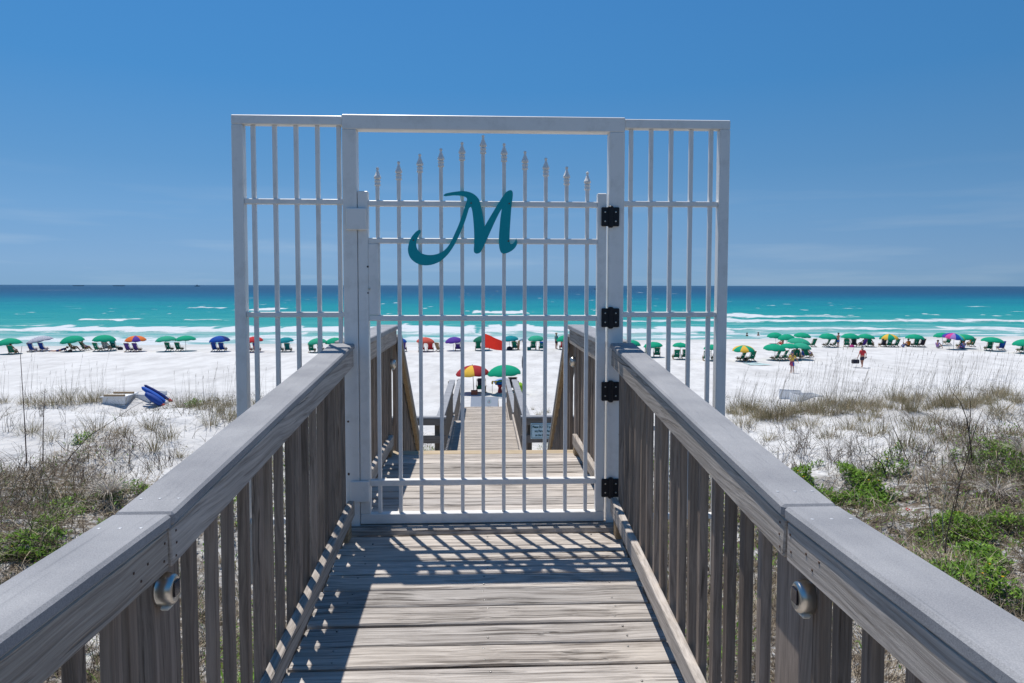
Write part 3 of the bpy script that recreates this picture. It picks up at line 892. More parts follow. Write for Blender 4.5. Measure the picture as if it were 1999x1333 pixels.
# ------------------------------------------------------------------ notice on the landing rail
notice = empty('notice_board', (1.09, LAND_Y1 - .128, LAND_Z + .785))
tag(notice, 'pale blue notice with teal lettering fixed to the landing rail', 'sign')
SIGNBLUE = plain('pale_blue_sign_paint', (.64, .84, .90), .5, vary=.03)
mb = MB(); mb.box(-.232, .232, -.006, .004, -.145, .145, bev=.003); mb.obj('board', SIGNBLUE, notice)
mb = MB()
for x in (-.213, .213): mb.box(x - .004, x + .004, -.0085, -.0065, -.127, .127)
for z in (-.127, .127): mb.box(-.2085, .2085, -.0085, -.0065, z - .004, z + .004)
mb.obj('border', DTEAL, notice)
def text_mesh(s, size, name='lettering', bold=.0):
    cu = bpy.data.curves.new('text', 'FONT'); cu.body = s; cu.size = size; cu.align_x = 'CENTER'; cu.align_y = 'CENTER'; cu.extrude = .0012; cu.offset = bold
    o = bpy.data.objects.new('text', cu); COL.objects.link(o)
    dg = bpy.context.evaluated_depsgraph_get()
    me = bpy.data.meshes.new_from_object(o.evaluated_get(dg)); me.name = name
    bpy.data.objects.remove(o); bpy.data.curves.remove(cu)
    me.materials.clear()
    return me
for s, z in (('Please DO NOT Leave', .075), ('any Personal Items', 0.0), ('on the Boardwalk', -.075)):
    link('lettering', text_mesh(s, .052, bold=.0012), DTEAL, notice, (0, -.009, z), (math.pi / 2, 0, 0), (.80, 1.15, 1))

# ------------------------------------------------------------------ solar lamps on the posts
def lamp_meshes():
    M = Matrix.Rotation(math.pi / 2, 4, 'Y')
    body = MB().lathe([(.030, 0), (.0475, .0015), (.0485, .006), (.0475, .024), (.043, .040), (.035, .046), (.0335, .0455)], 28, M=M).mesh('housing', True)
    pan = MB(); pan._bevbox(Vector((.0472, 0, .004)), Vector((0, 1, 0)), Vector((0, 0, 1)), Vector((1, 0, 0)), .021, .021, .0018, .001)
    pan = pan.mesh('solar_cell')
    lens = MB(); lens.box(.010, .034, -.028, .028, -.0535, -.041, bev=.004)
    lens = lens.mesh('lens')
    return body, pan, lens
LB, LPm, LL = lamp_meshes()
def solar_lamp(x, y, z, sg, label):
    r = empty('solar_lamp', (x, y, z), 0 if sg < 0 else math.pi)
    tag(r, label, 'lamp', 'round solar lamps on the railing posts')
    r.scale = (.88, .66, .84)
    link('housing', LB, STEEL, r); link('solar_cell', LPm, PANEL, r); link('lens', LL, LENS, r)
wl_, wr_ = at_x(333, 1150, -.745), at_x(1563, 1165, .745)
solar_lamp(-.7715, wl_.y, wl_.z, -1, 'round steel solar lamp on the near post of the left railing')
solar_lamp(.7715, wr_.y, wr_.z, 1, 'round steel solar lamp on the near post of the right railing')
wl_, wr_ = at_x(771, 706, -.745), at_x(1126, 711, .745)
solar_lamp(-.7575, PLAT_END - .10, wl_.z, -1, 'small steel solar lamp beyond the gate on the left post')
solar_lamp(.7575, PLAT_END - .10, wr_.z, 1, 'small steel solar lamp beyond the gate on the right post')
# ------------------------------------------------------------------ white metal gate
YF = GY0                                     # front face of the frame
def zc(py): return at_y(943, py, YF).z
def xg(px, py=560): return at_y(px, py, YF).x
surround = empty('gate_surround', (0, YF, 0))
tag(surround, 'white square tube frame with barred side panels round the gate', 'gate frame')
def sq(mb, x0, x1, y0, y1, z0, z1, b=.004): mb.box(x0, x1, y0, y1, z0, z1, bev=b)
for x0, x1 in ((-.790, -.711), (.717, .805)):
    mb = MB(); sq(mb, x0, x1, 0, .078, -.15, 2.254); mb.obj('post', WHITE, surround)
mb = MB(); sq(mb, -.790, .805, 0, .078, 2.2545, 2.337); mb.obj('top_beam', WHITE, surround)
sc_ = MB()
for z in (zc(821), zc(922), .30):
    for x in (-.772,):
        sc_.lathe([(.006, 0), (.006, .0018), (.003, .003)], 8, M=Matrix.Translation((x, 0, z)) @ Matrix.Rotation(math.pi / 2, 4, 'X'))
for z in (zc(783), .52): sc_.lathe([(.006, 0), (.006, .0018), (.003, .003)], 8, M=Matrix.Translation((.790, 0, z)) @ Matrix.Rotation(math.pi / 2, 4, 'X'))
tag(sc_.obj('screw', RUST, surround), kind='stuff')
def side_panel(sg, xs, xo0, xo1, xi):
    side = 'left' if sg < 0 else 'right'
    z_top, z_bot = 2.331, .02
    mb = MB(); sq(mb, xo0, xo1, .012, .070, -.35, z_top - .0525); mb.obj('post', WHITE, surround)
    a, b = min(xo0, xi), max(xo1, xi)
    mb = MB(); sq(mb, a, b, .012, .070, z_top - .052, z_top); mb.obj('top_rail', WHITE, surround)
    lo, hi = (xo1 + .0005, xi - .0005) if sg < 0 else (xi + .0005, xo0 - .0005)
    for z in (at_y(560, 392, YF).z, at_y(560, 614.5, YF).z, .55, z_bot):
        mb = MB(); sq(mb, lo, hi, .022, .058, z - .015, z + .015, .003); mb.obj('rail', WHITE, surround)
    for x in xs:
        mb = MB(); sq(mb, x - .0115, x + .0115, .029, .052, z_bot + .016, z_top - .0525, .002); mb.obj('bar', WHITE, surround)
side_panel(-1, [-1.291 + .1190 * k for k in range(5)], -1.403, -1.341, -.7905)
side_panel(1, [.848 + .1163 * k for k in range(5)], 1.357, 1.416, .8055)

gate = empty('gate', (0, YF, 0))
tag(gate, 'closed white spear topped gate with a teal letter M between the railings', 'gate')
LF, LBk = .004, .052
mb = MB(); sq(mb, -.708, -.650, LF, LBk, .066, zc(374)); mb.obj('stile', WHITE, gate)
mb = MB(); sq(mb, .653, .704, LF, LBk, .066, zc(375)); mb.obj('stile', WHITE, gate)
mb = MB(); sq(mb, -.708, .704, LF, LBk, .006, .0655); mb.obj('bottom_rail', WHITE, gate)
for yt, yb in ((392, 403), (465, 475.5), (615.5, 626.5), (936, 947.5)):
    mb = MB(); sq(mb, -.6495, .6525, LF + .004, LBk - .008, zc(yb), zc(yt), .003); mb.obj('rail', WHITE, gate)
mb = MB(); sq(mb, -.6495, -.592, LF + .001, LBk - .004, zc(614.8), zc(476.3), .003); mb.obj('lock_box', WHITE, gate)
lk = MB()
RX = Matrix.Rotation(math.pi / 2, 4, 'X')
for x, py, r in ((xg(718), 521, .0055), (xg(718), 572, .0045)):
    lk.lathe([(r, -.001), (r, .0008), (r * .9, .001)], 10, M=Matrix.Translation((x, LF, zc(py))) @ RX)
tag(lk.obj('lock_hole', BLACK, gate), kind='stuff')
mb = MB(); mb.lathe([(.0065, -.001), (.0065, .006), (.005, .008)], 12, M=Matrix.Translation((xg(721), LF, zc(564))) @ RX); mb.obj('lock_cylinder', STEEL, gate, smooth=False)
FIN = MB().lathe([(r_ * 1.22, z_) for r_, z_ in [(.0125, 0), (.0145, .002), (.0145, .010), (.0125, .012), (.0125, .022), (.0145, .024), (.0145, .030), (.009, .034), (.0165, .042), (.0165, .050), (.011, .064), (.0058, .082), (.0045, .089), (.0066, .093), (.0072, .098), (.0055, .103), (.001, .106)]], 4 * 3).mesh('finial', False)
tips = (331, 318, 302, 290, 276, 261, 277, 291, 303, 319, 328)
for k, ty in enumerate(tips):
    x = -.598 + .11935 * k
    zt = zc(ty) + (.004 if k > 5 else 0) - (k - 5) * .0028
    mb = MB(); sq(mb, x - .0105, x + .0105, .016, .037, .066, zt - .1055, .002); b = mb.obj('bar', WHITE, gate)
    link('finial', FIN, WHITE, b, (x, .0265, zt - .106))
for x0, x1, yt, yb in ((676, 716, 407.5, 450.5), (684, 722, 935.5, 976.5)):
    mb = MB(); sq(mb, xg(x0, yt), xg(x1, yt), -.016, -.002, zc(yb), zc(yt), .005); mb.obj('latch_cover', WHITE, gate)
for yt, yb in ((400, 441.5), (598.5, 639.5), (743, 784), (933.5, 973)):
    z0, z1 = zc(yb) - .003, zc(yt) - .003
    x0, x1, xm = xg(1176, yt), xg(1206.5, yt), xg(1191, yt)
    mb = MB()
    mb._bevbox(Vector(((x0 + xm) / 2 - .003, -.006, (z0 + z1) / 2)), Vector((1, 0, 0)), Vector((0, 1, 0)), Vector((0, 0, 1)), (xm - x0) / 2 + .003, .008, (z1 - z0) / 2 - .006, .004)
    mb._bevbox(Vector(((x1 + xm) / 2 + .003, -.006, (z0 + z1) / 2)), Vector((1, 0, 0)), Vector((0, 1, 0)), Vector((0, 0, 1)), (x1 - xm) / 2 + .003, .0085, (z1 - z0) / 2 - .006, .004)
    h = mb.obj('hinge', BLACK, gate)
    mb = MB(); mb.lathe([(.010, z0 - .002), (.0155, z0 + .003), (.0155, z1 - .003), (.010, z1 + .002)], 14, M=Matrix.Translation((xm + .002, -.010, 0))); mb.obj('knuckle', BLACK, h)
    mb = MB()
    for dx in (-.030, .031):
        for dz in (-.026, .026):
            mb.lathe([(.0046, .0), (.0046, .002), (.003, .003)], 8, M=Matrix.Translation((xm + dx, -.0142, (z0 + z1) / 2 + dz)) @ RX)
    tag(mb.obj('screw', STEEL, h), kind='stuff')

M_OUT = [(752,70),(765,60),(800,52),(840,46),(880,43),(915,48),(945,60),(970,80),(987,105),(996,140),(1005,180),(1012,225),(1019,274),(1035,245),(1065,195),(1095,145),
 (1120,105),(1140,75),(1160,50),(1178,39),(1193,38),(1202,50),(1203,75),(1198,115),(1192,170),(1188,230),(1184,290),(1182,340),(1183,375),(1190,388),(1203,385),(1215,372),
 (1226,350),(1232,372),(1229,392),(1215,415),(1190,435),(1160,448),(1140,450),(1125,440),(1116,415),(1112,375),(1113,330),(1117,280),(1122,220),(1128,180),(1131,158),
 (1115,185),(1090,235),(1065,290),(1040,345),(1020,390),(1003,425),(990,443),(972,450),(957,446),(949,432),(951,395),(952,340),(950,285),(946,230),(941,185),(936,158),
 (931,146),(922,150),(915,165),(905,200),(890,245),(870,295),(848,345),(822,395),(795,437),(765,472),(730,500),(690,518),(650,526),(610,524),(575,511),(545,488),(528,460),
 (521,425),(526,390),(540,350),(560,322),(580,302),(597,294),(605,300),(603,312),(590,335),(578,365),(575,395),(582,420),(600,442),(630,455),(665,459),(700,455),(730,445),
 (755,430),(780,405),(805,365),(830,310),(850,265),(870,210),(885,165),(898,125),(905,100),(903,88),(885,78),(850,72),(810,72),(775,76),(757,76)]
def smooth_loop(p):
    q = []
    n = len(p)
    for i in range(n):
        a, b, c, d = (Vector(p[(i + k) % n]) for k in (-1, 0, 1, 2))
        sharp = (b - a).angle(c - b, 0) > 1.0 or (c - b).angle(d - c, 0) > 1.0
        q.append(b)
        if not sharp: q.append((b * 9 + c * 9 - a - d) / 16)
        else: q.append((b + c) / 2)
    return [tuple(v) for v in q]
mpts = []
for x, y in smooth_loop(M_OUT):
    w = at_y(640 + x / 3.332, 360 + y / 3.332, YF - .006); mpts.append((w.x, w.z))
mb = MB(); mb.prism(mpts[::-1], -.0105, -.0025)
mletter = mb.obj('letter_m', TEAL, gate)
for p in mletter.data.polygons: p.use_smooth = False
mb = MB()
for x, y in ((932, 121), (1180, 124), (1174, 368), (557, 362)):
    w = at_y(640 + x / 3.332, 360 + y / 3.332, YF - .01)
    mb.lathe([(.0045, 0), (.0045, .0015), (.002, .0025)], 8, M=Matrix.Translation((w.x, -.0105, w.z)) @ RX)
tag(mb.obj('screw', RUST, mletter), kind='stuff')
# ------------------------------------------------------------------ dune plants
FOL = tinted('dry_grass', .85, .15)
LEAF = tinted('green_leaf', .5, .30)
TWIG = tinted('brown_twig', .9)

def blades(base, az, L, w, lean, curl, col, segs=3):
    """curved tapering grass blades; lean and curl are angles from the vertical at the foot and added by the tip"""
    base = np.asarray(base, float); N = len(base)
    az, L, w, lean, curl = (np.broadcast_to(np.asarray(a, float), (N,)) for a in (az, L, w, lean, curl))
    h = np.stack([np.cos(az), np.sin(az), np.zeros(N)], 1); sd = np.stack([-np.sin(az), np.cos(az), np.zeros(N)], 1)
    tw = RNG.uniform(-1.2, 1.2, N)
    wv = sd * np.cos(tw)[:, None] + h * np.sin(tw)[:, None]
    p = base.copy(); V = []
    for k in range(segs + 1):
        wk = w * (1 - (k / segs) ** 1.5) * .5
        if k < segs: V += [p - wv * wk[:, None], p + wv * wk[:, None]]
        else: V += [p]
        a = lean + curl * (k + .5) / segs
        p = p + (h * np.sin(a)[:, None] + np.array([0, 0, 1.0]) * np.cos(a)[:, None]) * (L / segs)[:, None]
    nv = 2 * segs + 1
    V = np.stack(V, 1).reshape(-1, 3)
    f = []
    for k in range(segs - 1): f += [(2 * k, 2 * k + 1, 2 * k + 3), (2 * k, 2 * k + 3, 2 * k + 2)]
    f.append((2 * segs - 2, 2 * segs - 1, 2 * segs))
    F = (np.arange(N)[:, None, None] * nv + np.array(f)[None]).reshape(-1, 3)
    C = np.repeat(np.asarray(col), nv, 0)
    return V, F, C

def sticks(P, Q, r0, r1, col):
    """three-sided twigs from P to Q"""
    P, Q = np.asarray(P, float), np.asarray(Q, float); N = len(P)
    d = Q - P; d /= np.linalg.norm(d, axis=1)[:, None] + 1e-9
    a = np.cross(d, np.array([.31, .17, .93])); a /= np.linalg.norm(a, axis=1)[:, None] + 1e-9
    b = np.cross(d, a)
    V = []
    for base, r in ((P, r0), (Q, r1)):
        r = np.broadcast_to(np.asarray(r, float), (N,))
        for k in range(3):
            t = 2 * math.pi * k / 3
            V.append(base + (a * math.cos(t) + b * math.sin(t)) * r[:, None])
    V = np.stack(V, 1).reshape(-1, 3)
    f = np.array([(0, 1, 4), (0, 4, 3), (1, 2, 5), (1, 5, 4), (2, 0, 3), (2, 3, 5)])
    F = (np.arange(N)[:, None, None] * 6 + f[None]).reshape(-1, 3)
    return V, F, np.repeat(np.asarray(col), 6, 0)

def leaves(base, az, tilt, L, w, col):
    """pointed leaves folded along the middle"""
    N = len(base); base = np.asarray(base, float)
    h = np.stack([np.cos(az) * np.cos(tilt), np.sin(az) * np.cos(tilt), np.sin(tilt)], 1)
    sd = np.stack([-np.sin(az), np.cos(az), np.zeros(N)], 1)
    up = np.cross(h, sd); up *= np.sign(up[:, 2:3] + 1e-6)
    L = L[:, None]; w = w[:, None]
    V = np.stack([base, base + h * L * .5 + sd * w * .5 + up * w * .18, base + h * L * .55 , base + h * L * .5 - sd * w * .5 + up * w * .18, base + h * L - up * L * .08], 1).reshape(-1, 3)
    f = np.array([(0, 2, 1), (0, 3, 2), (1, 2, 4), (2, 3, 4)])
    F = (np.arange(N)[:, None, None] * 5 + f[None]).reshape(-1, 3)
    return V, F, np.repeat(np.asarray(col), 5, 0)

def join(parts):
    V, F, C, o = [], [], [], 0
    for v, f, c in parts:
        V.append(v); F.append(f + o); C.append(c); o += len(v)
    return np.concatenate(V), np.concatenate(F), np.concatenate(C)

def palette(N, cols, jitter=.18):
    cols = np.asarray(cols); c = cols[RNG.integers(0, len(cols), N)]
    return np.clip(c * (1 + RNG.uniform(-jitter, jitter, (N, 1))), 0, 1)
STRAW = [(.40, .32, .22), (.46, .39, .29), (.27, .22, .16), (.20, .155, .11), (.47, .42, .35)]
BROWN = [(.12, .09, .065), (.17, .13, .095), (.085, .065, .05), (.22, .17, .125)]
OLIVE = [(.24, .21, .10), (.30, .25, .13), (.19, .18, .075), (.34, .29, .18)]
GREEN = [(.135, .27, .03), (.18, .33, .035), (.10, .205, .025), (.235, .37, .05), (.13, .22, .045)]

RING = on_ground(1773, 998)
def in_bounds(x, y):                      # keep plants clear of the decks, and of one bare patch of sand
    ok = ~((np.abs(x) < .95) & (y > -2.5) & (y < 25.2)) & ~((np.abs(x) < 1.9) & (y > 8.1) & (y < 12.6))
    return ok & ~(((x - RING.x) / .34) ** 2 + ((y - RING.y + .12) / .55) ** 2 < .6 + .8 * vnoise(x * 5, y * 5, 3))
def scatter(n, x0, x1, y0, y1, dens):
    x = RNG.uniform(x0, x1, n * 3); y = y0 + (y1 - y0) * RNG.random(n * 3)
    k = (RNG.random(n * 3) < dens(x, y)) & in_bounds(x, y)
    x, y = x[k][:n], y[k][:n]
    return x, y, height(x, y)

# matted dead grass: lies in drifts that share a direction
def near_bias(a, b): return np.clip((6.0 / np.maximum(b, 3.0)) ** 1.2, .24, 1)
x, y, z = scatter(165000, -11.5, 15, 1.5, 17, lambda a, b: np.clip(veg_density(a, b) * (.55 + 1.3 * (vnoise(a * 1.3, b * 1.3, 77) - .35)), 0, 1) * near_bias(a, b))
N = len(x)
az = fbm(x * .8, y * .8, 81, 2) * 12 + RNG.normal(0, .8, N)
lean = np.clip(RNG.normal(1.10, .38, N), .1, 1.6)
far = np.clip(y / 7, .8, 1.8)
tone = (.72 + .55 * vnoise(x * .9, y * .9, 79))[:, None]
V1 = blades(np.stack([x, y, z + RNG.uniform(-.01, .20, N) * RNG.random(N)], 1), az, RNG.uniform(.12, .42, N), RNG.uniform(.004, .010, N) * far, lean, RNG.uniform(-.2, .9, N), np.clip(palette(N, STRAW + STRAW + BROWN + BROWN[:2]) * tone, 0, 1))
me = np_mesh('dead_grass', *join([V1])[:2], col=V1[2])
tag(link('dead_grass', me, FOL), 'matted straw coloured dead grass covering the near dune', kind='stuff')

# short living grass and sprouts between it
x, y, z = scatter(46000, -11.5, 15, 1.5, 15, lambda a, b: np.clip(veg_density(a, b) * (vnoise(a * .9 + 5, b * .9, 83) - .30) * 2.2, 0, 1) * near_bias(a, b))
N = len(x)
V1 = blades(np.stack([x, y, z - .01], 1), RNG.uniform(0, 6.28, N), RNG.uniform(.08, .30, N), RNG.uniform(.004, .009, N) * np.clip(y / 7, .8, 1.8), RNG.uniform(.05, .6, N), RNG.uniform(.1, .9, N), palette(N, OLIVE + OLIVE + GREEN[:3]))
me = np_mesh('short_grass', V1[0], V1[1], col=V1[2])
tag(link('short_grass', me, FOL), 'short olive green grass sprouting through the dead grass', kind='stuff')

# bare brown twigs
def twig_shrub(bx, by, n, H, out, spread=.9):
    bz = float(height(bx, by)) - .02
    for _ in range(n):
        p = np.array([bx + RNG.normal(0, .06), by + RNG.normal(0, .06), bz])
        a = RNG.uniform(0, 6.28); t = abs(RNG.normal(.35, .3)) * spread
        d = np.array([math.cos(a) * math.sin(t), math.sin(a) * math.sin(t), math.cos(t)])
        L = H * RNG.uniform(.5, 1.15); r = RNG.uniform(.003, .006)
        k = int(RNG.integers(3, 6))
        for s in range(k):
            q = p + d * L / k
            out.append((p, q, r * (1 - s / (k + 1)), r * (1 - (s + 1) / (k + 1))))
            if s and RNG.random() < .8:
                e = d + RNG.normal(0, .55, 3); e /= np.linalg.norm(e)
                m = q + e * L * RNG.uniform(.15, .4); out.append((q, m, r * .5, r * .25))
                if RNG.random() < .6:
                    e2 = e + RNG.normal(0, .6, 3); e2 /= np.linalg.norm(e2); out.append((m, m + e2 * L * .18, r * .3, r * .15))
            p = q; d = d + RNG.normal(0, .22, 3); d /= np.linalg.norm(d)
segs = []
x, y, z = scatter(1250, -12, 16, 2.5, 17.5, lambda a, b: np.clip((veg_density(a, b - 1.6) * 1.5 + .14) * (vnoise(a * .55, b * .55, 91) - .22) * 1.9, 0, 1))
for a, b in zip(x, y): twig_shrub(a, b, int(RNG.integers(3, 8)), RNG.uniform(.22, .6), segs)
for px, py, n, H in ((1560, 880, 34, .75), (1600, 900, 34, .7), (1640, 905, 26, .6), (1500, 840, 22, .5), (1540, 915, 26, .5), (1680, 920, 22, .7), (1700, 880, 18, .6), (300, 905, 14, .5), (345, 860, 10, .5), (230, 880, 14, .5), (410, 810, 16, .5), (290, 845, 9, .4), (170, 960, 20, .5), (60, 980, 22, .6), (1840, 905, 22, .8), (1960, 930, 16, .9)):
    g = on_ground(px, py)
    for q in range(3): twig_shrub(g.x + RNG.normal(0, .25), g.y + RNG.normal(0, .25), n // 3 + 1, H, segs, 1.3)
# long arching dead canes over the near scrub
cx_, cy_, _ = scatter(420, -11, 15, 3, 15, lambda a, b: veg_density(a, b))
for a, b in zip(cx_, cy_):
    p = np.array([a, b, float(height(a, b)) - .02]); az = RNG.uniform(0, 6.28); t = abs(RNG.normal(.45, .35)); L = RNG.uniform(.5, 1.25); r = RNG.uniform(.0028, .005)
    for q_ in range(7):
        d = np.array([math.cos(az) * math.sin(t), math.sin(az) * math.sin(t), math.cos(t)]); q = p + d * L / 7
        segs.append((p, q, r * (1 - q_ * .1), r * (.9 - q_ * .1))); p = q; t += abs(RNG.normal(.16, .1)); az += RNG.normal(0, .15)
P, Q, r0, r1 = (np.array([s[i] for s in segs]) for i in range(4))
V1 = sticks(P, Q, r0, r1, palette(len(P), BROWN + BROWN + [(.38, .33, .27)]))
me = np_mesh('twigs', V1[0], V1[1], col=V1[2])
tag(link('twigs', me, TWIG), 'bare brown twigs of low dune scrub', kind='stuff')

# little dark herbs dotted over the open sand
x, y, z = scatter(3200, -14, 17, 6, 19.5, lambda a, b: np.clip((vnoise(a * .5 + 9, b * .5, 97) - .35) * 1.6, 0, 1))
rep = 9; N = len(x) * rep
bx = np.repeat(x, rep) + RNG.normal(0, .045, N); by = np.repeat(y, rep) + RNG.normal(0, .045, N)
V1 = leaves(np.stack([bx, by, height(bx, by) + RNG.uniform(.0, .10, N)], 1), RNG.uniform(0, 6.28, N), RNG.uniform(-.1, .9, N), RNG.uniform(.02, .055, N), RNG.uniform(.010, .022, N), palette(N, [(.09, .11, .035), (.13, .11, .06), (.07, .10, .03), (.16, .13, .09)]))
ns = len(x) * 2
sxp = np.repeat(x, 2) + RNG.normal(0, .05, ns); syp = np.repeat(y, 2) + RNG.normal(0, .05, ns)
P = np.stack([sxp, syp, height(sxp, syp)], 1); Q = P + np.stack([RNG.normal(0, .09, ns), RNG.normal(0, .09, ns), RNG.uniform(.06, .28, ns)], 1)
V2 = sticks(P, Q, .0028, .0012, palette(ns, BROWN))
V1 = join([V1, V2])
me = np_mesh('sand_herbs', V1[0], V1[1], col=V1[2])
tag(link('sand_herbs', me, LEAF), 'tiny dark herbs dotted over the white dune sand', kind='stuff')

# bright green leafy ground cover, in patches
def leafy_patch(spots, label):
    parts = []
    for px, py, rx, ry, hgt, n in spots:
        n = int(n * 2.0)
        g = on_ground(px, py)
        a = RNG.uniform(0, 6.28, n); r = np.sqrt(RNG.random(n)) * (1 + .25 * np.sin(a * 3 + px))
        x = g.x + np.cos(a) * r * rx; y = g.y + np.sin(a) * r * ry
        keep = (vnoise(x * 5, y * 5, 13) > .22) & (fbm(x * 1.7, y * 1.7, 61, 2) > .40 + .10 * r) & in_bounds(x, y)
        x, y, r = x[keep], y[keep], r[keep]; N = len(x)
        zz = height(x, y) + np.clip((1.15 - r * .8), .15, 1) * hgt * RNG.random(N) ** .6 * (.6 + .8 * vnoise(x * 4, y * 4, 15))
        parts.append(leaves(np.stack([x, y, zz], 1), RNG.uniform(0, 6.28, N), RNG.uniform(-.1, 1.1, N), RNG.uniform(.045, .10, N), RNG.uniform(.018, .038, N), palette(N, GREEN, .25)))
        k = max(1, N // 260)                       # a few yellow flowers
        i = RNG.integers(0, N, k)
        fl = np.stack([x[i], y[i], zz[i] + .03], 1).repeat(6, 0)
        parts.append(leaves(fl, np.tile(np.arange(6) * 1.047, k), np.full(6 * k, .5), np.full(6 * k, .022), np.full(6 * k, .014), palette(6 * k, [(.75, .42, .01)])))
    V = join(parts)
    o = link('ground_cover', np_mesh('ground_cover', V[0], V[1], col=V[2]), LEAF)
    tag(o, label, kind='stuff')
leafy_patch([(1650, 955, .75, .9, .26, 2600), (1590, 955, .5, .6, .2, 1000), (1745, 930, .45, .6, .24, 700), (1700, 990, .5, .45, .16, 900)], 'bright green leafy mat beside the right railing')
leafy_patch([(1960, 1170, .9, .8, .26, 2400), (1915, 1110, .4, .35, .26, 700), (1990, 1050, .6, .5, .24, 900), (1870, 1035, .45, .4, .16, 600)], 'bright green leafy bushes at the right edge of the dune')
leafy_patch([(1900, 880, .5, .5, .2, 420), (1985, 905, .7, .7, .2, 600), (1760, 895, .4, .5, .25, 450), (1780, 1060, .5, .4, .12, 350)], 'loose green sprouts higher up the right dune')
leafy_patch([(245, 970, .42, .45, .20, 700), (150, 1030, .5, .45, .15, 800), (60, 1075, .7, .5, .14, 600), (30, 1120, .6, .4, .14, 600), (130, 1000, .5, .6, .1, 300), (310, 945, .5, .5, .12, 400), (160, 860, .2, .3, .1, 70), (375, 795, .22, .4, .16, 160)], 'green leafy sprouts in the dead grass left of the railing')
x, y, z = scatter(15000, -11, 15, 2.5, 13.5, lambda a, b: np.clip(veg_density(a, b) * np.where(a > 0, 1.0, .55) * (fbm(a * .8 + 2, b * .8, 103, 2) - .42) * 5, 0, 1))
N = len(x)
V = leaves(np.stack([x, y, z + RNG.random(N) * .22], 1), RNG.uniform(0, 6.28, N), RNG.uniform(-.1, 1.2, N), RNG.uniform(.04, .09, N), RNG.uniform(.014, .032, N), palette(N, GREEN + OLIVE[:2], .25))
tag(link('ground_cover', np_mesh('ground_cover', V[0], V[1], col=V[2]), LEAF), 'loose low green leaves spread through the dry dune grass', kind='stuff')
def side_cover(sg, label):
    n = 9500
    x = sg * RNG.uniform(.9, 2.7, n); y = RNG.uniform(1.2, 7.8, n)
    k = vnoise(x * 1.5 + 4, y * 1.5, 23) > .44
    x, y = x[k], y[k]; N = len(x)
    zz = height(x, y) + RNG.random(N) * .5 * vnoise(x * 2, y * 2, 25)
    V = leaves(np.stack([x, y, zz], 1), RNG.uniform(0, 6.28, N), RNG.uniform(-.1, 1.2, N), RNG.uniform(.035, .08, N), RNG.uniform(.012, .026, N), palette(N, GREEN, .25))
    tag(link('ground_cover', np_mesh('ground_cover', V[0], V[1], col=V[2]), LEAF), label, kind='stuff')
side_cover(-1, 'green weeds growing under the left railing')
side_cover(1, 'green weeds growing under the right railing')

n = 17000
x = RNG.uniform(-4.2, 4.2, n); y = RNG.uniform(9.0, 17.8, n)
k = in_bounds(x, y) & (vnoise(x * 1.6 + 4, y * 1.6, 29) > .25)
x, y = x[k], y[k]; N = len(x)
V = join([leaves(np.stack([x, y, height(x, y) + RNG.random(N) * .30], 1), RNG.uniform(0, 6.28, N), RNG.uniform(-.1, 1.2, N), RNG.uniform(.05, .10, N), RNG.uniform(.018, .035, N), palette(N, GREEN + OLIVE, .25)),
          blades(np.stack([x, y, height(x, y)], 1), RNG.uniform(0, 6.28, N), RNG.uniform(.15, .5, N), RNG.uniform(.006, .012, N), RNG.uniform(0, .6, N), RNG.uniform(.1, .9, N), palette(N, OLIVE + STRAW[:3]))])
tag(link('ground_cover', np_mesh('ground_cover', V[0], V[1], col=V[2]), LEAF), 'olive grass and weeds round the lower landing', kind='stuff')

# clumps of sea oats: a tuft and tall thin stems, copied along the crest
def oat_meshes(k, nst, tall, wind):
    n = 60 + 22 * k
    a = RNG.uniform(0, 6.28, n); r = RNG.random(n) * (.10 + .05 * k)
    T = blades(np.stack([np.cos(a) * r, np.sin(a) * r, np.full(n, -.06)], 1), a + RNG.normal(0, .6, n), RNG.uniform(.22, .58, n), RNG.uniform(.005, .010, n), RNG.uniform(.0, .55, n), RNG.uniform(.2, 1.0, n), palette(n, OLIVE + STRAW[:2]))
    me_t = np_mesh('tuft', T[0], T[1], col=T[2])
    P, Q, r0, r1 = [], [], [], []
    for _ in range(nst):
        p = np.array([RNG.normal(0, .09), RNG.normal(0, .09), -.05]); t = RNG.normal(wind, .10); az = RNG.normal(0, .45)
        L = tall * RNG.uniform(.65, 1.1); ks = 6
        for s in range(ks):
            d = np.array([math.cos(az) * math.sin(t), math.sin(az) * math.sin(t), math.cos(t)]); q = p + d * L / ks
            P.append(p); Q.append(q); r0.append(.0036 - .0004 * s); r1.append(.0032 - .0004 * s); p = q; t += RNG.normal(.008, .02)
        if RNG.random() < .5:
            q = p + np.array([math.sin(t) * .10, RNG.normal(0, .015), math.cos(t) * .10]); P.append(p); Q.append(q); r0.append(.0055); r1.append(.002)
    S = sticks(np.array(P), np.array(Q), np.array(r0), np.array(r1), palette(len(P), [(.36, .32, .26), (.42, .37, .30), (.28, .24, .20)]))
    return me_t, np_mesh('stem', S[0], S[1], col=S[2])
OATS = [oat_meshes(k, 3 + k % 4, 1.15 + .1 * (k % 3), .06) for k in range(5)]
OATS_R = [oat_meshes(k, 5 + k % 4, 1.2 + .12 * (k % 3), .24) for k in range(5)]
ro = random.Random(17)
def oats(px, py, kinds, label, group, s=1.0, stems=True):
    g = on_ground(px, py, 8)
    if abs(g.x) < 1.3: return
    mt, ms = ro.choice(kinds)
    r = empty('sea_oats', (g.x, g.y, g.z), ro.uniform(-.5, .5)); sc = s * ro.uniform(.75, 1.2); zs_ = sc * ro.uniform(.7, 1.15); r.scale = (sc, sc, zs_)
    tag(r, label, 'beach grass', group)
    link('tuft', mt, FOL, r)
    if stems: tag(link('stem', ms, FOL, r), kind='stuff')
LG, RG = 'sea oats on the left dune crest', 'sea oats on the right dune crest'
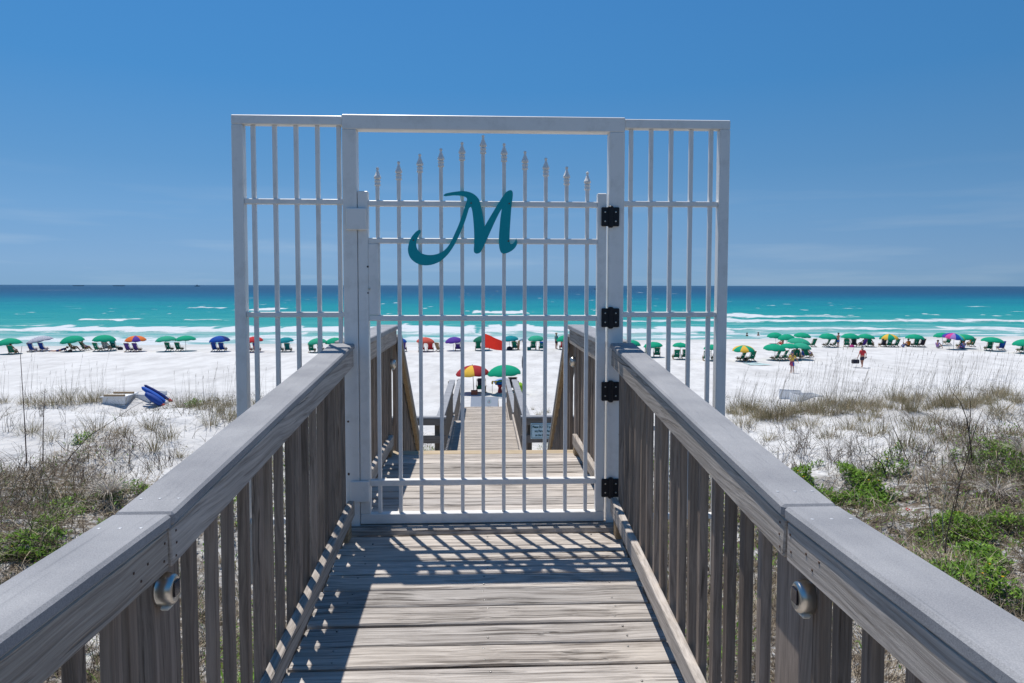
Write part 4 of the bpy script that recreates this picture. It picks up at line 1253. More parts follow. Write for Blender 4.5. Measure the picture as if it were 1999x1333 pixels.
LLb, RLb = 'clump of dry sea oats on the left dune crest', 'clump of dry windswept sea oats on the right dune crest'
for px in (8, 45, 62, 88, 104, 126, 138, 150, 172, 186, 204, 226, 240, 350, 378, 392, 404, 418, 432, 444, 458, 500, 535):
    oats(px, 783 + ro.uniform(-3, 9) + (10 if px > 330 else 0), OATS, LLb, LG, .95)
for i in range(72):
    px = 1424 + (1995 - 1424) * (i + ro.random()) / 72
    if vnoise(px * .013, 2.5, 7) < .30 and ro.random() < .7: continue
    yc = 806 - (px - 1424) * .055
    oats(px, yc + ro.uniform(-8, 16), OATS_R, RLb, RG, .95)
SG = 'low grass tufts on the dune slope'
for px, py in ((410, 830), (330, 858), (240, 850), (290, 838), (100, 858), (60, 846), (300, 880), (350, 892), (430, 806), (445, 820), (190, 842), (1490, 815), (1560, 806), (1590, 798), (1625, 790), (1660, 800), (1690, 822), (1660, 840), (1710, 815), (1722, 846), (1700, 850), (1545, 838), (1500, 860), (1790, 842), (1830, 826), (1945, 808), (1955, 800), (1965, 818), (1770, 870), (1850, 862), (1620, 856), (1580, 832), (1450, 830), (1470, 800), (1052, 812), (1066, 806), (1040, 800), (1980, 850), (1880, 840), (1760, 800)):
    oats(px, py, OATS, 'low dry grass tuft on the bare dune slope', SG, 1.0, False)

# single tall weeds and dead branches that stand out
def weed(name, label, pts, r, sub=(), mat_col=BROWN, cat='weed', seed=1):
    """pts: pixels of the stem from its foot up; the stem stands at the depth of its foot"""
    g = on_ground(*pts[0])
    out = [Vector((g.x, g.y, g.z - .03))]
    for i, (px, py) in enumerate(pts[1:]):
        w = at_y(px, py, g.y + .05 * i); out.append(w)
    root = empty(name, out[0]); tag(root, label, cat)
    pal = plain(name + '_bark', mat_col, .9, vary=.2)
    loc = lambda v: v - out[0]
    n = len(out)
    MB().tube([loc(v) for v in out], [r * (1 - .75 * i / (n - 1)) for i in range(n)], 6).obj('stem', pal, root)
    for br in sub:
        q = [at_y(px, py, g.y + .1) for px, py in br]
        MB().tube([loc(v) for v in q], [r * .55 * (1 - .6 * i / max(1, len(q) - 1)) for i in range(len(q))], 5).obj('branch', pal, root)
    return root
DK, PALE, RED = (.075, .055, .045), (.42, .38, .33), (.13, .07, .06)
weed('dead_stalk', 'tallest dark reddish stalk rising from the left grass', [(52, 905), (49, 840), (46, 790), (40, 695), (43, 675)], .011, (), RED)
weed('dead_stalk', 'straight dark stalk, second tallest in the left grass', [(84, 915), (84, 850), (86, 790), (88, 750)], .010, (), RED)
weed('fallen_branch', 'long dark stick leaning out over the left dune sand', [(118, 915), (140, 888), (175, 850), (215, 825), (255, 797), (286, 780)], .009, (), DK, 'stick')
weed('dead_weed', 'dark forked dead weed on the right dune slope', [(1898, 905), (1895, 870), (1888, 820), (1875, 785), (1858, 765)], .014, ([(1896, 862), (1908, 825), (1918, 800)], [(1892, 845), (1895, 800), (1893, 770)]), DK)
weed('dead_weed', 'thin dark leaning weed with a bare tip on the right dune', [(1862, 1003), (1874, 940), (1890, 890), (1897, 860), (1902, 840)], .010, ([(1876, 935), (1862, 900), (1850, 880)],), DK)
weed('dry_stalk', 'pale dead stem arching up in front of the red ring', [(1838, 1080), (1822, 1045), (1815, 990), (1806, 940), (1800, 905)], .008, (), PALE)
weed('dry_stalk', 'pale straight dead stem right of the arching one', [(1842, 1070), (1840, 1010), (1846, 950), (1854, 905)], .007, ([(1843, 985), (1860, 960), (1876, 940)],), PALE)
weed('dead_weed', 'dark stalk bent at its foot among the right bushes', [(1850, 1110), (1845, 1075), (1848, 1045), (1862, 985), (1872, 940)], .012, (), DK)
weed('dead_weed', 'thin dark weed beside the leafy mat on the right', [(1775, 905), (1760, 870), (1742, 830), (1733, 800)], .008, ([(1757, 862), (1770, 850)],), DK)
weed('dead_weed', 'black branching twig above the green mat', [(1733, 935), (1722, 905), (1700, 888), (1694, 880)], .013, ([(1728, 918), (1735, 890), (1736, 872)], [(1710, 897), (1695, 896)]), (.03, .025, .022))
weed('dry_stalk', 'long pale stem lying across the right bushes', [(1845, 1050), (1900, 1052), (1960, 1050), (2010, 1042)], .006, (), PALE)
weed('dry_stalk', 'orange brown bent stem on the right dune', [(1845, 860), (1836, 835), (1822, 815), (1808, 805)], .008, (), (.30, .12, .05))

def straw_clump(px, py, n, L, label):
    g = on_ground(px, py)
    a = RNG.uniform(0, 6.28, n); r = RNG.random(n) * .10
    B = blades(np.stack([np.cos(a) * r, np.sin(a) * r, np.full(n, .16)], 1), a, RNG.uniform(.6, 1, n) * L, RNG.uniform(.008, .016, n), RNG.uniform(.2, 1.0, n), RNG.uniform(.8, 1.7, n), palette(n, [(.50, .45, .39), (.44, .39, .33), (.56, .52, .47)]), 4)
    o = link('straw_clump', np_mesh('straw_clump', B[0], B[1], col=B[2]), FOL, None, (g.x, g.y, g.z))
    tag(o, label, 'dead plant')
straw_clump(1945, 985, 130, .48, 'pale drooping clump of dead straw between the right bushes')
straw_clump(215, 985, 170, .5, 'pale clump of dead straw next to the left railing')
straw_clump(1995, 900, 80, .45, 'pale dead straw at the right edge above the bushes')

g = on_ground(1773, 998)
mb = MB()
for k in range(16):
    t0, t1 = 2 * math.pi * k / 16, 2 * math.pi * (k + 1) / 16
    mb.tube([(math.cos(t0) * .032, math.sin(t0) * .032, 0), (math.cos(t1) * .032, math.sin(t1) * .032, 0)], .009, 6, caps=False)
o = mb.obj('bottle_ring', plain('red_plastic', (.55, .012, .03), .3), None, (g.x, g.y, g.z + .02), (.5, .2, 0)); tag(o, 'small red plastic ring lying on bare sand in the right dune', 'ring')
g = on_ground(1805, 1015)
mb = MB(); mb.beam((-.11, -.08, .03), (.10, .10, .055), .05, .03, bev=.006)
tag(mb.obj('driftwood', WOOD_FAR, None, (g.x, g.y, g.z)), 'short grey piece of wood behind the red ring', 'wood')
# ------------------------------------------------------------------ things on the beach
def cloth(name, c): return plain(name, c, .8, vary=.10, spec=.1, scale=3)
C_GREEN = cloth('green_canvas', (.006, .31, .175)); C_LGREEN = cloth('sun_faded_green_canvas', (.03, .34, .21)); C_DGREEN = cloth('dark_green_canvas', (.01, .15, .09))
C_TEAL = cloth('teal_canvas', (.006, .225, .26)); C_BLUE = cloth('blue_canvas', (.012, .07, .34)); C_NAVY = cloth('navy_canvas', (.02, .035, .16))
C_RED = cloth('red_canvas', (.48, .035, .04)); C_DRED = cloth('dark_red_canvas', (.34, .03, .035)); C_CORAL = cloth('coral_canvas', (.56, .10, .07))
C_PURPLE = cloth('purple_canvas', (.10, .045, .30)); C_ORANGE = cloth('orange_canvas', (.68, .17, .04)); C_YELLOW = cloth('yellow_canvas', (.72, .44, .06))
C_WHITE = cloth('white_canvas', (.74, .74, .74)); C_PINK = cloth('pink_canvas', (.62, .07, .28)); C_LILAC = cloth('lilac_canvas', (.36, .20, .50)); C_AQUA = cloth('aqua_canvas', (.05, .45, .48))
C_LIME = cloth('lime_canvas', (.30, .55, .05)); C_CHAIR = cloth('green_chair_canvas', (.008, .16, .095)); C_CHAIRB = cloth('blue_chair_canvas', (.015, .055, .27)); C_CHAIRP = cloth('purple_chair_canvas', (.075, .04, .20))
C_CHAIRT = cloth('teal_chair_canvas', (.008, .13, .13)); C_GREY = cloth('grey_canvas', (.36, .38, .40)); C_DARK = cloth('charcoal_canvas', (.035, .035, .05)); C_TAN = cloth('tan_canvas', (.45, .33, .20))
BEECH = plain('oiled_beech', (.34, .21, .10), .5, scale=8); ALU = plain('pale_pole', (.62, .60, .56), .4); DARKPOLE = plain('dark_pole', (.10, .08, .07), .5)

def beach_umbrella(bx, by, cx, ty, w, cols, label, roll=0.0, pitch=8.0, group='beach umbrellas', depth=.44, pole=ALU, ringed=False):
    g = on_ground(bx, by, 20)
    dist = g.y
    px_m = FPX / dist
    rad = w / 2 / px_m
    H = (by - ty) / px_m
    dx = (cx - bx) / px_m
    root = empty('beach_umbrella', (g.x, g.y, g.z)); tag(root, label, 'umbrella', group)
    apex = Vector((dx, 0, H))
    Mx = Matrix.Translation(apex) @ Matrix.Rotation(math.radians(roll), 4, 'Y') @ Matrix.Rotation(math.radians(pitch * .45), 4, 'X')
    jr = random.Random(int(cx * 7)); depth = depth * jr.uniform(.86, 1.14)
    Mx = Mx @ Matrix.Rotation(jr.uniform(-.06, .06), 4, 'X') @ Matrix.Rotation(jr.uniform(-.06, .06), 4, 'Y')
    hd = rad * depth
    n, rings = 24, (13 if ringed else 6)
    V, F, MI = [], [], []
    prof = []
    for i in range(rings + 1):
        t = i / rings; a = t * 1.22
        prof.append((rad * math.sin(a) / math.sin(1.22), -hd * (1 - math.cos(a)) / (1 - math.cos(1.22))))
    V.append(Mx @ Vector((0, 0, 0)))
    for r, z in prof[1:]:
        for k in range(n):
            th = 2 * math.pi * k / n + .13
            sc = 1 - .035 * (1 - math.cos(th * 8 - .13 * 8)) * .5 * (r / rad) ** 2
            V.append(Mx @ Vector((r * sc * math.cos(th), r * sc * math.sin(th), z - .02 * rad * (1 - math.cos((th - .13) * 8)) * .5 * (r / rad))))
    for k in range(n):     # the hanging valance
        th = 2 * math.pi * k / n + .13
        V.append(Mx @ Vector((rad * .995 * math.cos(th), rad * .995 * math.sin(th), -hd - .075 * rad * (1.3 - .6 * ((k % 3) == 0)))))
    for k in range(n):
        c = (k // 3) % len(cols) if len(cols) <= 8 else k * len(cols) // n; k2 = (k + 1) % n
        F.append((0, 1 + k, 1 + k2)); MI.append(0 if ringed else c)
        for i in range(rings - 1 + 1):
            a0 = 1 + i * n
            F.append((a0 + k, a0 + n + k, a0 + n + k2, a0 + k2)); MI.append((i + 1) % 2 if ringed else c)
    mb = MB(); mb.v, mb.f, mb.m = V, F, MI
    me = mb.mesh('canopy', True)
    for c in cols: me.materials.append(c)
    o = bpy.data.objects.new('canopy', me); COL.objects.link(o); o.parent = root
    mb = MB(); mb.tube([(0, 0, -.25), tuple(apex * .5), tuple(apex - Vector((0, 0, .01)))], .021, 8); mb.obj('pole', pole, root)
    mb = MB()
    for k in range(8):
        th = 2 * math.pi * k / 8 + .13
        mb.tube([Mx @ Vector((0, 0, -.05)), Mx @ Vector((rad * .55 * math.cos(th), rad * .55 * math.sin(th), -hd * .36)), Mx @ Vector((rad * .97 * math.cos(th), rad * .97 * math.sin(th), -hd * 1.0))], .006, 4)
    tag(mb.obj('rib', ALU, root), kind='stuff')
    mb = MB(); mb.lathe([(.02, 0), (.03, .01), (.022, .04), (.004, .07)], 8, M=Mx); mb.obj('finial', pole, root)
    return root

def chair_meshes():
    F = MB(); W = .29
    for s in (-1, 1):
        F.beam((s * W, -.42, .02), (s * W, .40, .30), .03, .035)            # seat rail, lower at the back
        F.beam((s * W, -.30, .02), (s * W, -.36, .06), .03, .03)
        F.beam((s * (W - .03), .30, .0), (s * (W - .03), -.02, .40), .028, .032)     # crossed legs
        F.beam((s * (W - .03), -.40, .0), (s * (W - .03), .16, .36), .028, .032)
        F.beam((s * (W - .005), -.10, .22), (s * (W - .005), -.46, .94), .028, .034)  # back post
    F.beam((-W, .38, .295), (W, .38, .295), .03, .03); F.beam((-W, -.28, .06), (W, -.28, .06), .03, .03); F.beam((-W, -.46, .935), (W, -.46, .935), .03, .035)
    frame = F.mesh('frame')
    A = MB(); A.beam((0, -.34, .44), (0, .24, .43), .055, .022, bev=.005); A.beam((0, .16, .12), (0, .16, .42), .025, .03); arm = A.mesh('armrest')
    B = MB()
    n = 6; V = []
    for i in range(n + 1):
        t = i / n; y = -.115 - .335 * t - .035 * math.sin(t * math.pi); z = .24 + .72 * t
        wd = .262 - (.03 if .25 < t < .75 else 0) - (.035 if t > .95 else 0)
        for x in (-wd, wd):
            V += [(x, y, z), (x, y - .012, z - .004)]
    f = []
    for i in range(n):
        a, b = 4 * i, 4 * i + 4
        f += [(a, a + 2, b + 2, b), (a + 1, b + 1, b + 3, a + 3), (a, b, b + 1, a + 1), (a + 2, a + 3, b + 3, b + 2)]
    f += [(0, 1, 3, 2), (4 * n, 4 * n + 2, 4 * n + 3, 4 * n + 1)]
    B.add(V, f); back = B.mesh('backrest')
    S = MB(); V = []
    for i in range(n + 1):
        t = i / n; y = -.11 + .49 * t; z = .22 + .085 * t - .05 * math.sin(math.pi * t)
        for x in (-.262, .262): V += [(x, y, z), (x, y, z - .012)]
    S.add(V, f); seat = S.mesh('seat')
    E = MB()
    pts = []
    for k in range(14):
        t = 2 * math.pi * k / 14; r = .105 * (1.0 if k % 2 == 0 else .66)
        pts.append((math.cos(t) * r * 1.1, math.sin(t) * r))
    E.prism(pts, -.004, .0)
    return frame, arm, back, seat, E.mesh('emblem')
CH_F, CH_A, CH_B, CH_S, CH_E = chair_meshes()
def beach_chair(px, py, fab, label, rz=0.0, emblem=None, group='beach chairs', s=1.0, towel=None, wood_=BEECH):
    g = on_ground(px, py, 20)
    r = empty('beach_chair', (g.x, g.y, g.z), math.radians(rz)); r.scale = (s, s, s); tag(r, label, 'chair', group)
    link('frame', CH_F, wood_, r); link('backrest', CH_B, fab, r); link('seat', CH_S, fab, r)
    for x in (-.30, .30): link('armrest', CH_A, wood_, r, (x, 0, 0))
    if emblem: link('emblem', CH_E, emblem, r, (0, -.312, .60), (-.43, 0, 0))
    return r
def towel(px, py, mat, label, w=.5, h=.5, z=.62, rz=0):
    """a towel hung over a chair back"""
    g = on_ground(px, py, 20)
    mb = MB(); n = 8; V = []
    for i in range(n + 1):
        t = i / n; a = (t - .5) * 2
        y = -.50 + (.045 if a > 0 else -.045) * min(1, abs(a) * 4) + (.33 * (1 - abs(a)) * -.0); zz = .985 - abs(a) * h
        y += (abs(a) * h) * .46
        for x in (-w / 2, w / 2): V.append((x + .01 * math.sin(i * 2), y, zz))
    f = [(2 * i, 2 * i + 1, 2 * i + 3, 2 * i + 2) for i in range(n)]
    mb.add(V, f)
    o = mb.obj('towel', mat, None, (g.x, g.y, g.z), (0, 0, math.radians(rz)), True); tag(o, label, 'towel')
    sol = o.modifiers.new('thick', 'SOLIDIFY'); sol.thickness = .012
    return o

G8 = [C_GREEN]
W_ = C_WHITE
U = beach_umbrella
# the long row, from the left
U(16, 691, 17, 661, 43, G8, 'leftmost green beach umbrella over a seated person', -9, 6)
U(77, 684.5, 76, 658, 45, [C_WHITE, C_NAVY], 'navy and white striped beach umbrella', -9, 8, depth=.36, ringed=True)
U(137, 686, 140, 656.5, 42, G8, 'green beach umbrella right of the navy and white one', -3, 8)
U(204, 685, 204.5, 654.5, 41, G8, 'green beach umbrella just left of the orange and purple one', 0, 7)
U(265, 686, 265, 656, 38, [C_ORANGE, C_ORANGE, C_PURPLE, C_ORANGE], 'orange and purple beach umbrella', 0, 8)
U(325, 686, 324, 656.5, 38, [C_LGREEN], 'paler green umbrella right of the orange and purple one', -6, 8)
U(363, 685, 362.5, 655.5, 38, G8, 'bright green umbrella touching the paler green one', -3, 7)
U(428, 686, 428.5, 656, 38.5, [C_BLUE, C_BLUE, C_BLUE, C_NAVY], 'blue beach umbrella left of the gate panel', -4, 9)
U(495, 687, 494, 657.5, 37, [C_RED], 'bright red umbrella seen through the left gate panel', -4, 8)
U(556, 687, 556, 659, 33, [C_TEAL], 'teal umbrella seen through the left gate panel', -6, 8)
U(620, 688, 619, 660, 37, [C_LGREEN], 'green umbrella right of the teal one behind the left panel', -5, 8)
U(651, 687, 653, 659.5, 36, G8, 'green umbrella half hidden by the left handrail end', -3, 8)
U(776, 686, 776, 658, 37, [C_BLUE], 'blue umbrella mostly hidden behind the left inner railing', 2, 8)
U(832.5, 686, 831, 658.5, 35, [C_CORAL], 'coral red umbrella seen through the gate', 2, 9)
U(885, 685, 885, 658, 34, [C_PURPLE], 'purple umbrella seen through the gate', -6, 9)
U(941, 684, 941, 656, 36, [C_DGREEN], 'dark green umbrella partly behind the red flag', -3, 8)
U(994, 683, 995, 655.5, 33, [C_TEAL], 'blue teal umbrella right of the red flag', -2, 8)
U(1047, 683, 1046.5, 655, 33, [C_LGREEN], 'green umbrella above two green chairs right of the red flag', -3, 8)
U(1103, 682, 1102, 654, 35, G8, 'green umbrella beside the standing man in the teal shirt', -5, 8)
U(1239, 693, 1236, 663.5, 32, G8, 'green umbrella just right of the gate hinge post', 4, 8)
U(1276, 697, 1274, 667, 38, G8, 'green umbrella low behind the right panel, over two chairs', -4, 8)
U(1328.5, 701, 1328, 668, 31, G8, 'green umbrella in the middle of the right panel', 0, 8)
U(1388, 704, 1389, 672, 33, G8, 'green umbrella behind the outer bars of the right panel', -2, 8)
U(1452, 705, 1451, 673.5, 43, [C_GREEN, C_YELLOW], 'green and yellow umbrella nearest the right gate post', -5, 9)
CL = 'green umbrellas crowded together right of the gate'
U(1515, 671, 1513, 648.5, 31, G8, 'upper left umbrella of the crowded green group', -2, 8, CL)
U(1535, 676, 1534.5, 652, 33, G8, 'tilted green umbrella in the upper middle of the crowded group', -6, 8, CL)
U(1566, 672, 1566.5, 649, 33, G8, 'upper right umbrella of the crowded green group', 0, 8, CL)
U(1560, 690, 1560, 659, 44, [C_LGREEN], 'largest paler umbrella in the middle of the crowded green group', 6, 10, CL)
U(1513, 703, 1512, 671, 43, G8, 'front left umbrella of the crowded green group', 0, 8, CL)
U(1540, 703, 1540, 669.5, 36, G8, 'front middle umbrella of the crowded green group', 2, 8, CL)
U(1564, 702, 1565, 669, 38, [C_LGREEN], 'front right umbrella of the crowded green group', 3, 8, CL)
U(1617, 677, 1616.5, 650, 33.5, G8, 'green umbrella left of the standing person in blue shorts', 0, 8)
U(1661, 677, 1660, 650, 34, G8, 'green umbrella right of the standing person in blue shorts', 2, 8)
U(1691, 677, 1691, 651, 32, G8, 'green umbrella left of the yellow and green one', 2, 8)
U(1734, 677, 1734.5, 651, 35, [C_YELLOW, C_GREEN], 'yellow and green umbrella far right in the row', 0, 10)
U(1786, 677, 1786, 651.5, 35, G8, 'green umbrella over the person in an orange shirt', 0, 8)
U(1840, 674, 1838, 648.5, 31, G8, 'green umbrella left of the rainbow one', -4, 6)
U(1861, 682, 1862, 649, 40, [C_ORANGE, C_YELLOW, C_LIME, C_AQUA, C_BLUE, C_PURPLE, C_PINK, C_LILAC, C_BLUE, C_AQUA, C_LIME, C_YELLOW], 'rainbow striped beach umbrella, the only many coloured one', 2, 12)
U(1881, 680, 1881, 651.5, 37, G8, 'green umbrella tucked behind the rainbow one on its right', -4, 8)
U(1937, 685, 1937.5, 657, 40, G8, 'green umbrella second from the right edge', 1, 8)
U(1998, 690, 1998, 661, 40, G8, 'green umbrella cut by the right edge of the photo', -2, 8)
U(925.5, 768, 922, 712.5, 66, [C_DRED, C_YELLOW, C_DRED, C_DRED], 'dark red and yellow umbrella close to the end of the walkway', -3, 9, 'umbrellas near the end of the walkway', pole=DARKPOLE)
U(985, 770, 983, 712, 66, G8, 'large bright green umbrella close to the end of the walkway', -5, 9, 'umbrellas near the end of the walkway')

CHAIRS = [ # px, py, fabric, label, turn, emblem
 (64.5, 687, C_CHAIRB, 'left blue chair under the navy striped umbrella', -8, None), (85.5, 686, C_CHAIRB, 'right blue chair under the navy striped umbrella', -10, None),
 (25, 692, C_CHAIR, 'green chair of the seated person under the leftmost umbrella', 0, None),
 (142, 685, C_CHAIR, 'reclined green chair under the third umbrella', -50, W_), (166, 684.5, C_CHAIR, 'turned green chair right of the third umbrella', -35, W_),
 (191.5, 686, C_CHAIR, 'green chair with white emblem left under the fourth umbrella', -15, W_), (208, 684, C_GREY, 'pale grey chair under the fourth umbrella', 0, W_), (224, 683, C_CHAIRT, 'tall green chair with aqua towel right of the fourth umbrella', 0, W_),
 (252.5, 687, C_CHAIRP, 'left purple chair under the orange and purple umbrella', -12, None), (268.5, 687, C_CHAIRP, 'right purple chair under the orange and purple umbrella', -14, None),
 (331, 685.5, C_CHAIR, 'green chair under the paler green umbrella', -10, W_), (350.5, 685.5, C_CHAIR, 'green chair under the bright green umbrella', -10, W_),
 (421, 686, C_CHAIRB, 'left blue chair under the blue umbrella', -8, None), (435.5, 686, C_CHAIRB, 'right blue chair under the blue umbrella', -8, None),
 (486, 687, C_RED, 'red chair with white towel under the bright red umbrella', -5, None), (502, 687, C_RED, 'red chair with blue towel under the bright red umbrella', -6, None),
 (547, 687, C_CHAIRT, 'left teal chair under the teal umbrella', -3, None), (563, 687, C_CHAIRT, 'right teal chair under the teal umbrella', -3, None),
 (609.5, 688, C_CHAIR, 'left green chair behind the left gate panel', -5, W_), (627, 687, C_CHAIR, 'right green chair behind the left gate panel', -5, W_),
 (788, 686, C_CHAIRP, 'dark chair beside the inner left railing', 0, None), (823, 686, C_RED, 'left red chair under the coral umbrella', 0, None), (840.5, 686, C_RED, 'right red chair under the coral umbrella', 0, None),
 (858, 686, C_TAN, 'tan chair between the coral and purple umbrellas', -40, None), (894, 685, C_CHAIRP, 'purple chair with white headrest under the purple umbrella', 0, None),
 (933.5, 684, C_CHAIR, 'dark green chair left of the red flag', 0, None), (950, 683, C_CHAIR, 'dark chair half behind the red flag', 0, None),
 (1006, 683, C_CHAIR, 'green chair right of the red flag', -20, None), (1040.5, 683, C_CHAIR, 'green chair with white emblem next to a cooler', 0, W_), (1057.5, 684, C_CHAIRT, 'green chair with blue towel seen through the gate', 0, W_),
 (1098, 682, C_RED, 'red and white chair beside the standing man', 5, None),
 (1263, 697, C_CHAIR, 'left green chair behind the right panel inner bars', 0, W_), (1282.5, 697, C_CHAIR, 'green chair with emblem behind the right panel inner bars', -12, W_),
 (1319.5, 701.5, C_CHAIR, 'left green chair in the middle of the right panel', 0, W_), (1337, 701, C_CHAIR, 'right green chair in the middle of the right panel', -8, W_),
 (1378.5, 704, C_CHAIR, 'left green chair behind the outer bars of the right panel', -8, None), (1396, 704, C_CHAIR, 'right green chair behind the outer post of the right panel', 0, None),
 (1446, 705, C_CHAIR, 'left green chair under the green and yellow umbrella', 35, W_), (1465, 705, C_CHAIR, 'right green chair under the green and yellow umbrella', 15, W_),
 (1513, 704, C_CHAIR, 'leftmost green chair of the crowded group', 40, W_), (1527, 703.5, C_CHAIR, 'second green chair of the crowded group', 40, W_), (1540, 702, C_CHAIR, 'third green chair of the crowded group behind the woman', 35, None), (1556, 701, C_CHAIR, 'slanting green chair of the crowded group', -30, W_), (1577, 698, C_CHAIR, 'turned wooden chair right end of the crowded group', -60, None),
 (1585, 677, C_CHAIR, 'green chair alone behind the crowded group', 20, None),
 (1612.5, 677, C_CHAIR, 'left green chair beside the person in blue shorts', 40, W_), (1626.5, 677, C_CHAIR, 'right green chair beside the person in blue shorts', 35, W_),
 (1653, 677, C_CHAIR, 'left green chair right of the person in blue shorts', -30, W_), (1667, 677, C_DARK, 'charcoal chair right of the person in blue shorts', -30, None),
 (1684, 677, C_PURPLE, 'purple covered chair left of the yellow and green umbrella', 20, None), (1699, 677, C_CHAIR, 'green chair left of the yellow and green umbrella', -50, None),
 (1722, 677, C_DARK, 'dark low chair left under the yellow and green umbrella', 0, None), (1733.5, 677.5, C_CHAIR, 'green chair under the yellow and green umbrella', 0, W_), (1747, 677.5, C_CHAIR, 'green chair with dark towel under the yellow and green umbrella', 15, W_),
 (1785.5, 677, C_CHAIR, 'green chair right of the person in orange', 0, W_), (1798, 677, C_DARK, 'charcoal draped chair right of the person in orange', 0, None),
 (1848.5, 672, C_CHAIR, 'green chair under the rainbow umbrella', 0, W_), (1874, 679, C_CHAIR, 'green chair right of the rainbow umbrella pole', 0, None), (1895, 676.5, C_CHAIR, 'green chair with a person right of the rainbow umbrella', 0, W_),
 (1929, 684, C_CHAIR, 'left green chair second umbrella from the right edge', -10, W_), (1953, 683, C_CHAIRB, 'chair with blue towel second umbrella from the right edge', -10, None),
 (1993, 688, C_CHAIR, 'green chair at the right edge of the photo', 0, W_)]
for a, b, fab, lb, rz, em in CHAIRS: beach_chair(a, b, fab, lb, rz, em)
beach_chair(939.5, 766, C_CHAIR, 'green chair with dark back near the end of the walkway', 0, None, 'chairs near the end of the walkway')
beach_chair(998, 763, C_DARK, 'black chair behind the right walkway railing', 10, None, 'chairs near the end of the walkway')
towel(486, 687, C_WHITE, 'white towel over the left red chair', .45, .4)
towel(502, 687, C_BLUE, 'blue towel over the right red chair', .45, .35)
towel(894, 685, C_WHITE, 'white towel over the purple chair', .48, .22)
towel(224, 683, C_AQUA, 'aqua towel over the tall green chair', .5, .2)
towel(1057.5, 684, C_BLUE, 'blue towel over the green chair right of the cooler', .5, .18)
towel(1953, 683, C_BLUE, 'bright blue towel over the chair near the right edge', .5, .5, rz=-10)
towel(939.5, 766, C_DARK, 'dark towel over the green chair near the walkway', .42, .5)
towel(1098, 682, C_WHITE, 'white towel with red chair beside the standing man', .18, .55, rz=5)

# the red flag on its pole
g = on_ground(945, 773, 20)
flag = empty('red_flag', (g.x, g.y, g.z)); tag(flag, 'red warning flag flying from a pole behind the gate', 'flag')
H = (773 - 648) / FPX * g.y
mb = MB(); mb.tube([(0, 0, -.3), (0, 0, H)], [.02, .014], 8); mb.obj('pole', DARKPOLE, flag)
n, m = 14, 6; V = []; F = []
zs = lambda py: (773 - py) / FPX * g.y
for i in range(n + 1):
    t = i / n
    top = zs(650 + 17 * t ** 1.2); bot = zs(676.5 + 8 * t ** .8)
    for k in range(m + 1):
        u = k / m
        V.append((.015 + t * 38 / FPX * g.y, .10 * math.sin(t * 7 + u * 1.4) * t, bot + (top - bot) * u + .02 * math.sin(t * 9) * t))
for i in range(n):
    for k in range(m):
        a = i * (m + 1) + k; F.append((a, a + m + 1, a + m + 2, a + 1))
mb = MB(); mb.add(V, F); FLAGM = cloth('red_flag_cloth', (.85, .045, .03))
_n, _l = FLAGM.node_tree.nodes, FLAGM.node_tree.links
_t = _n.new('ShaderNodeBsdfTranslucent'); _t.inputs['Color'].default_value = (.85, .05, .03, 1); _m = _n.new('ShaderNodeMixShader'); _m.inputs[0].default_value = .55
_l.new(_n['Principled BSDF'].outputs[0], _m.inputs[1]); _l.new(_t.outputs[0], _m.inputs[2]); _l.new(_m.outputs[0], _n['Material Output'].inputs['Surface'])
o = mb.obj('cloth', FLAGM, flag, smooth=True)
# bits near the end of the walkway
g = on_ground(926, 770, 20)
mb = MB(); mb.box(-.21, .21, -.18, .18, -.02, .27, bev=.02); o = mb.obj('umbrella_base', plain('terracotta_box', (.28, .10, .06), .8), None, (g.x, g.y - .02, g.z)); tag(o, 'red brown box holding the red and yellow umbrella pole', 'box')
g = on_ground(1020, 768, 20)
cu = empty('closed_umbrella', (g.x, g.y, g.z)); tag(cu, 'closed dark beach umbrella standing upright in the sand', 'umbrella')
hz = lambda py: (768 - py) / FPX * g.y
mb = MB(); mb.tube([(0, 0, -.2), (0, 0, hz(717))], .014, 8); mb.obj('pole', DARKPOLE, cu)
mb = MB(); mb.lathe([(.018, hz(718)), (.05, hz(714)), (.055, hz(704)), (.035, hz(697)), (.01, hz(694))], 10); mb.obj('folded_canopy', C_DARK, cu)
g = on_ground(961, 768, 20)
dh = empty('drink_stand', (g.x, g.y, g.z)); tag(dh, 'yellow drink holder on a stick in the sand', 'stand')
mb = MB(); mb.tube([(0, 0, -.1), (0, 0, .78)], .012, 8); mb.obj('stick', DARKPOLE, dh)
mb = MB(); mb.lathe([(.05, .60), (.06, .74), (.05, .74)], 12); mb.box(-.03, .24, -.03, .03, .74, .80, bev=.01); mb.lathe([(.045, .62), (.055, .80), (.045, .80)], 12, M=Matrix.Translation((.22, 0, 0))); mb.obj('cup_holder', plain('yellow_plastic', (.55, .36, .03), .4), dh)
g = on_ground(976, 766, 20)
mb = MB(); mb.lathe([(.15, -.02), (.14, .12), (.10, .30), (.17, .46), (.18, .50), (.16, .50)], 14); o = mb.obj('bucket', plain('red_bucket_plastic', (.34, .025, .03), .4), None, (g.x, g.y, g.z)); tag(o, 'tall red bucket stand under the boogie board', 'bucket')
mb = MB(); mb.box(-.28, .28, -.22, .22, -.02, .03, bev=.012); o = mb.obj('tray', C_NAVY, None, (g.x - .02, g.y, g.z + .53)); tag(o, 'dark blue tray resting on the red bucket', 'tray')
pts = [(-.50, 0), (-.42, .13), (-.22, .22), (.1, .24), (.4, .20), (.48, .0), (.4, -.20), (.1, -.24), (-.22, -.22), (-.42, -.13)]
bb = empty('boogie_board', (g.x + .08, g.y, g.z + .72), .2); bb.rotation_euler = (.55, -.12, .2); tag(bb, 'blue and lime boogie board lying on the dark tray', 'board')
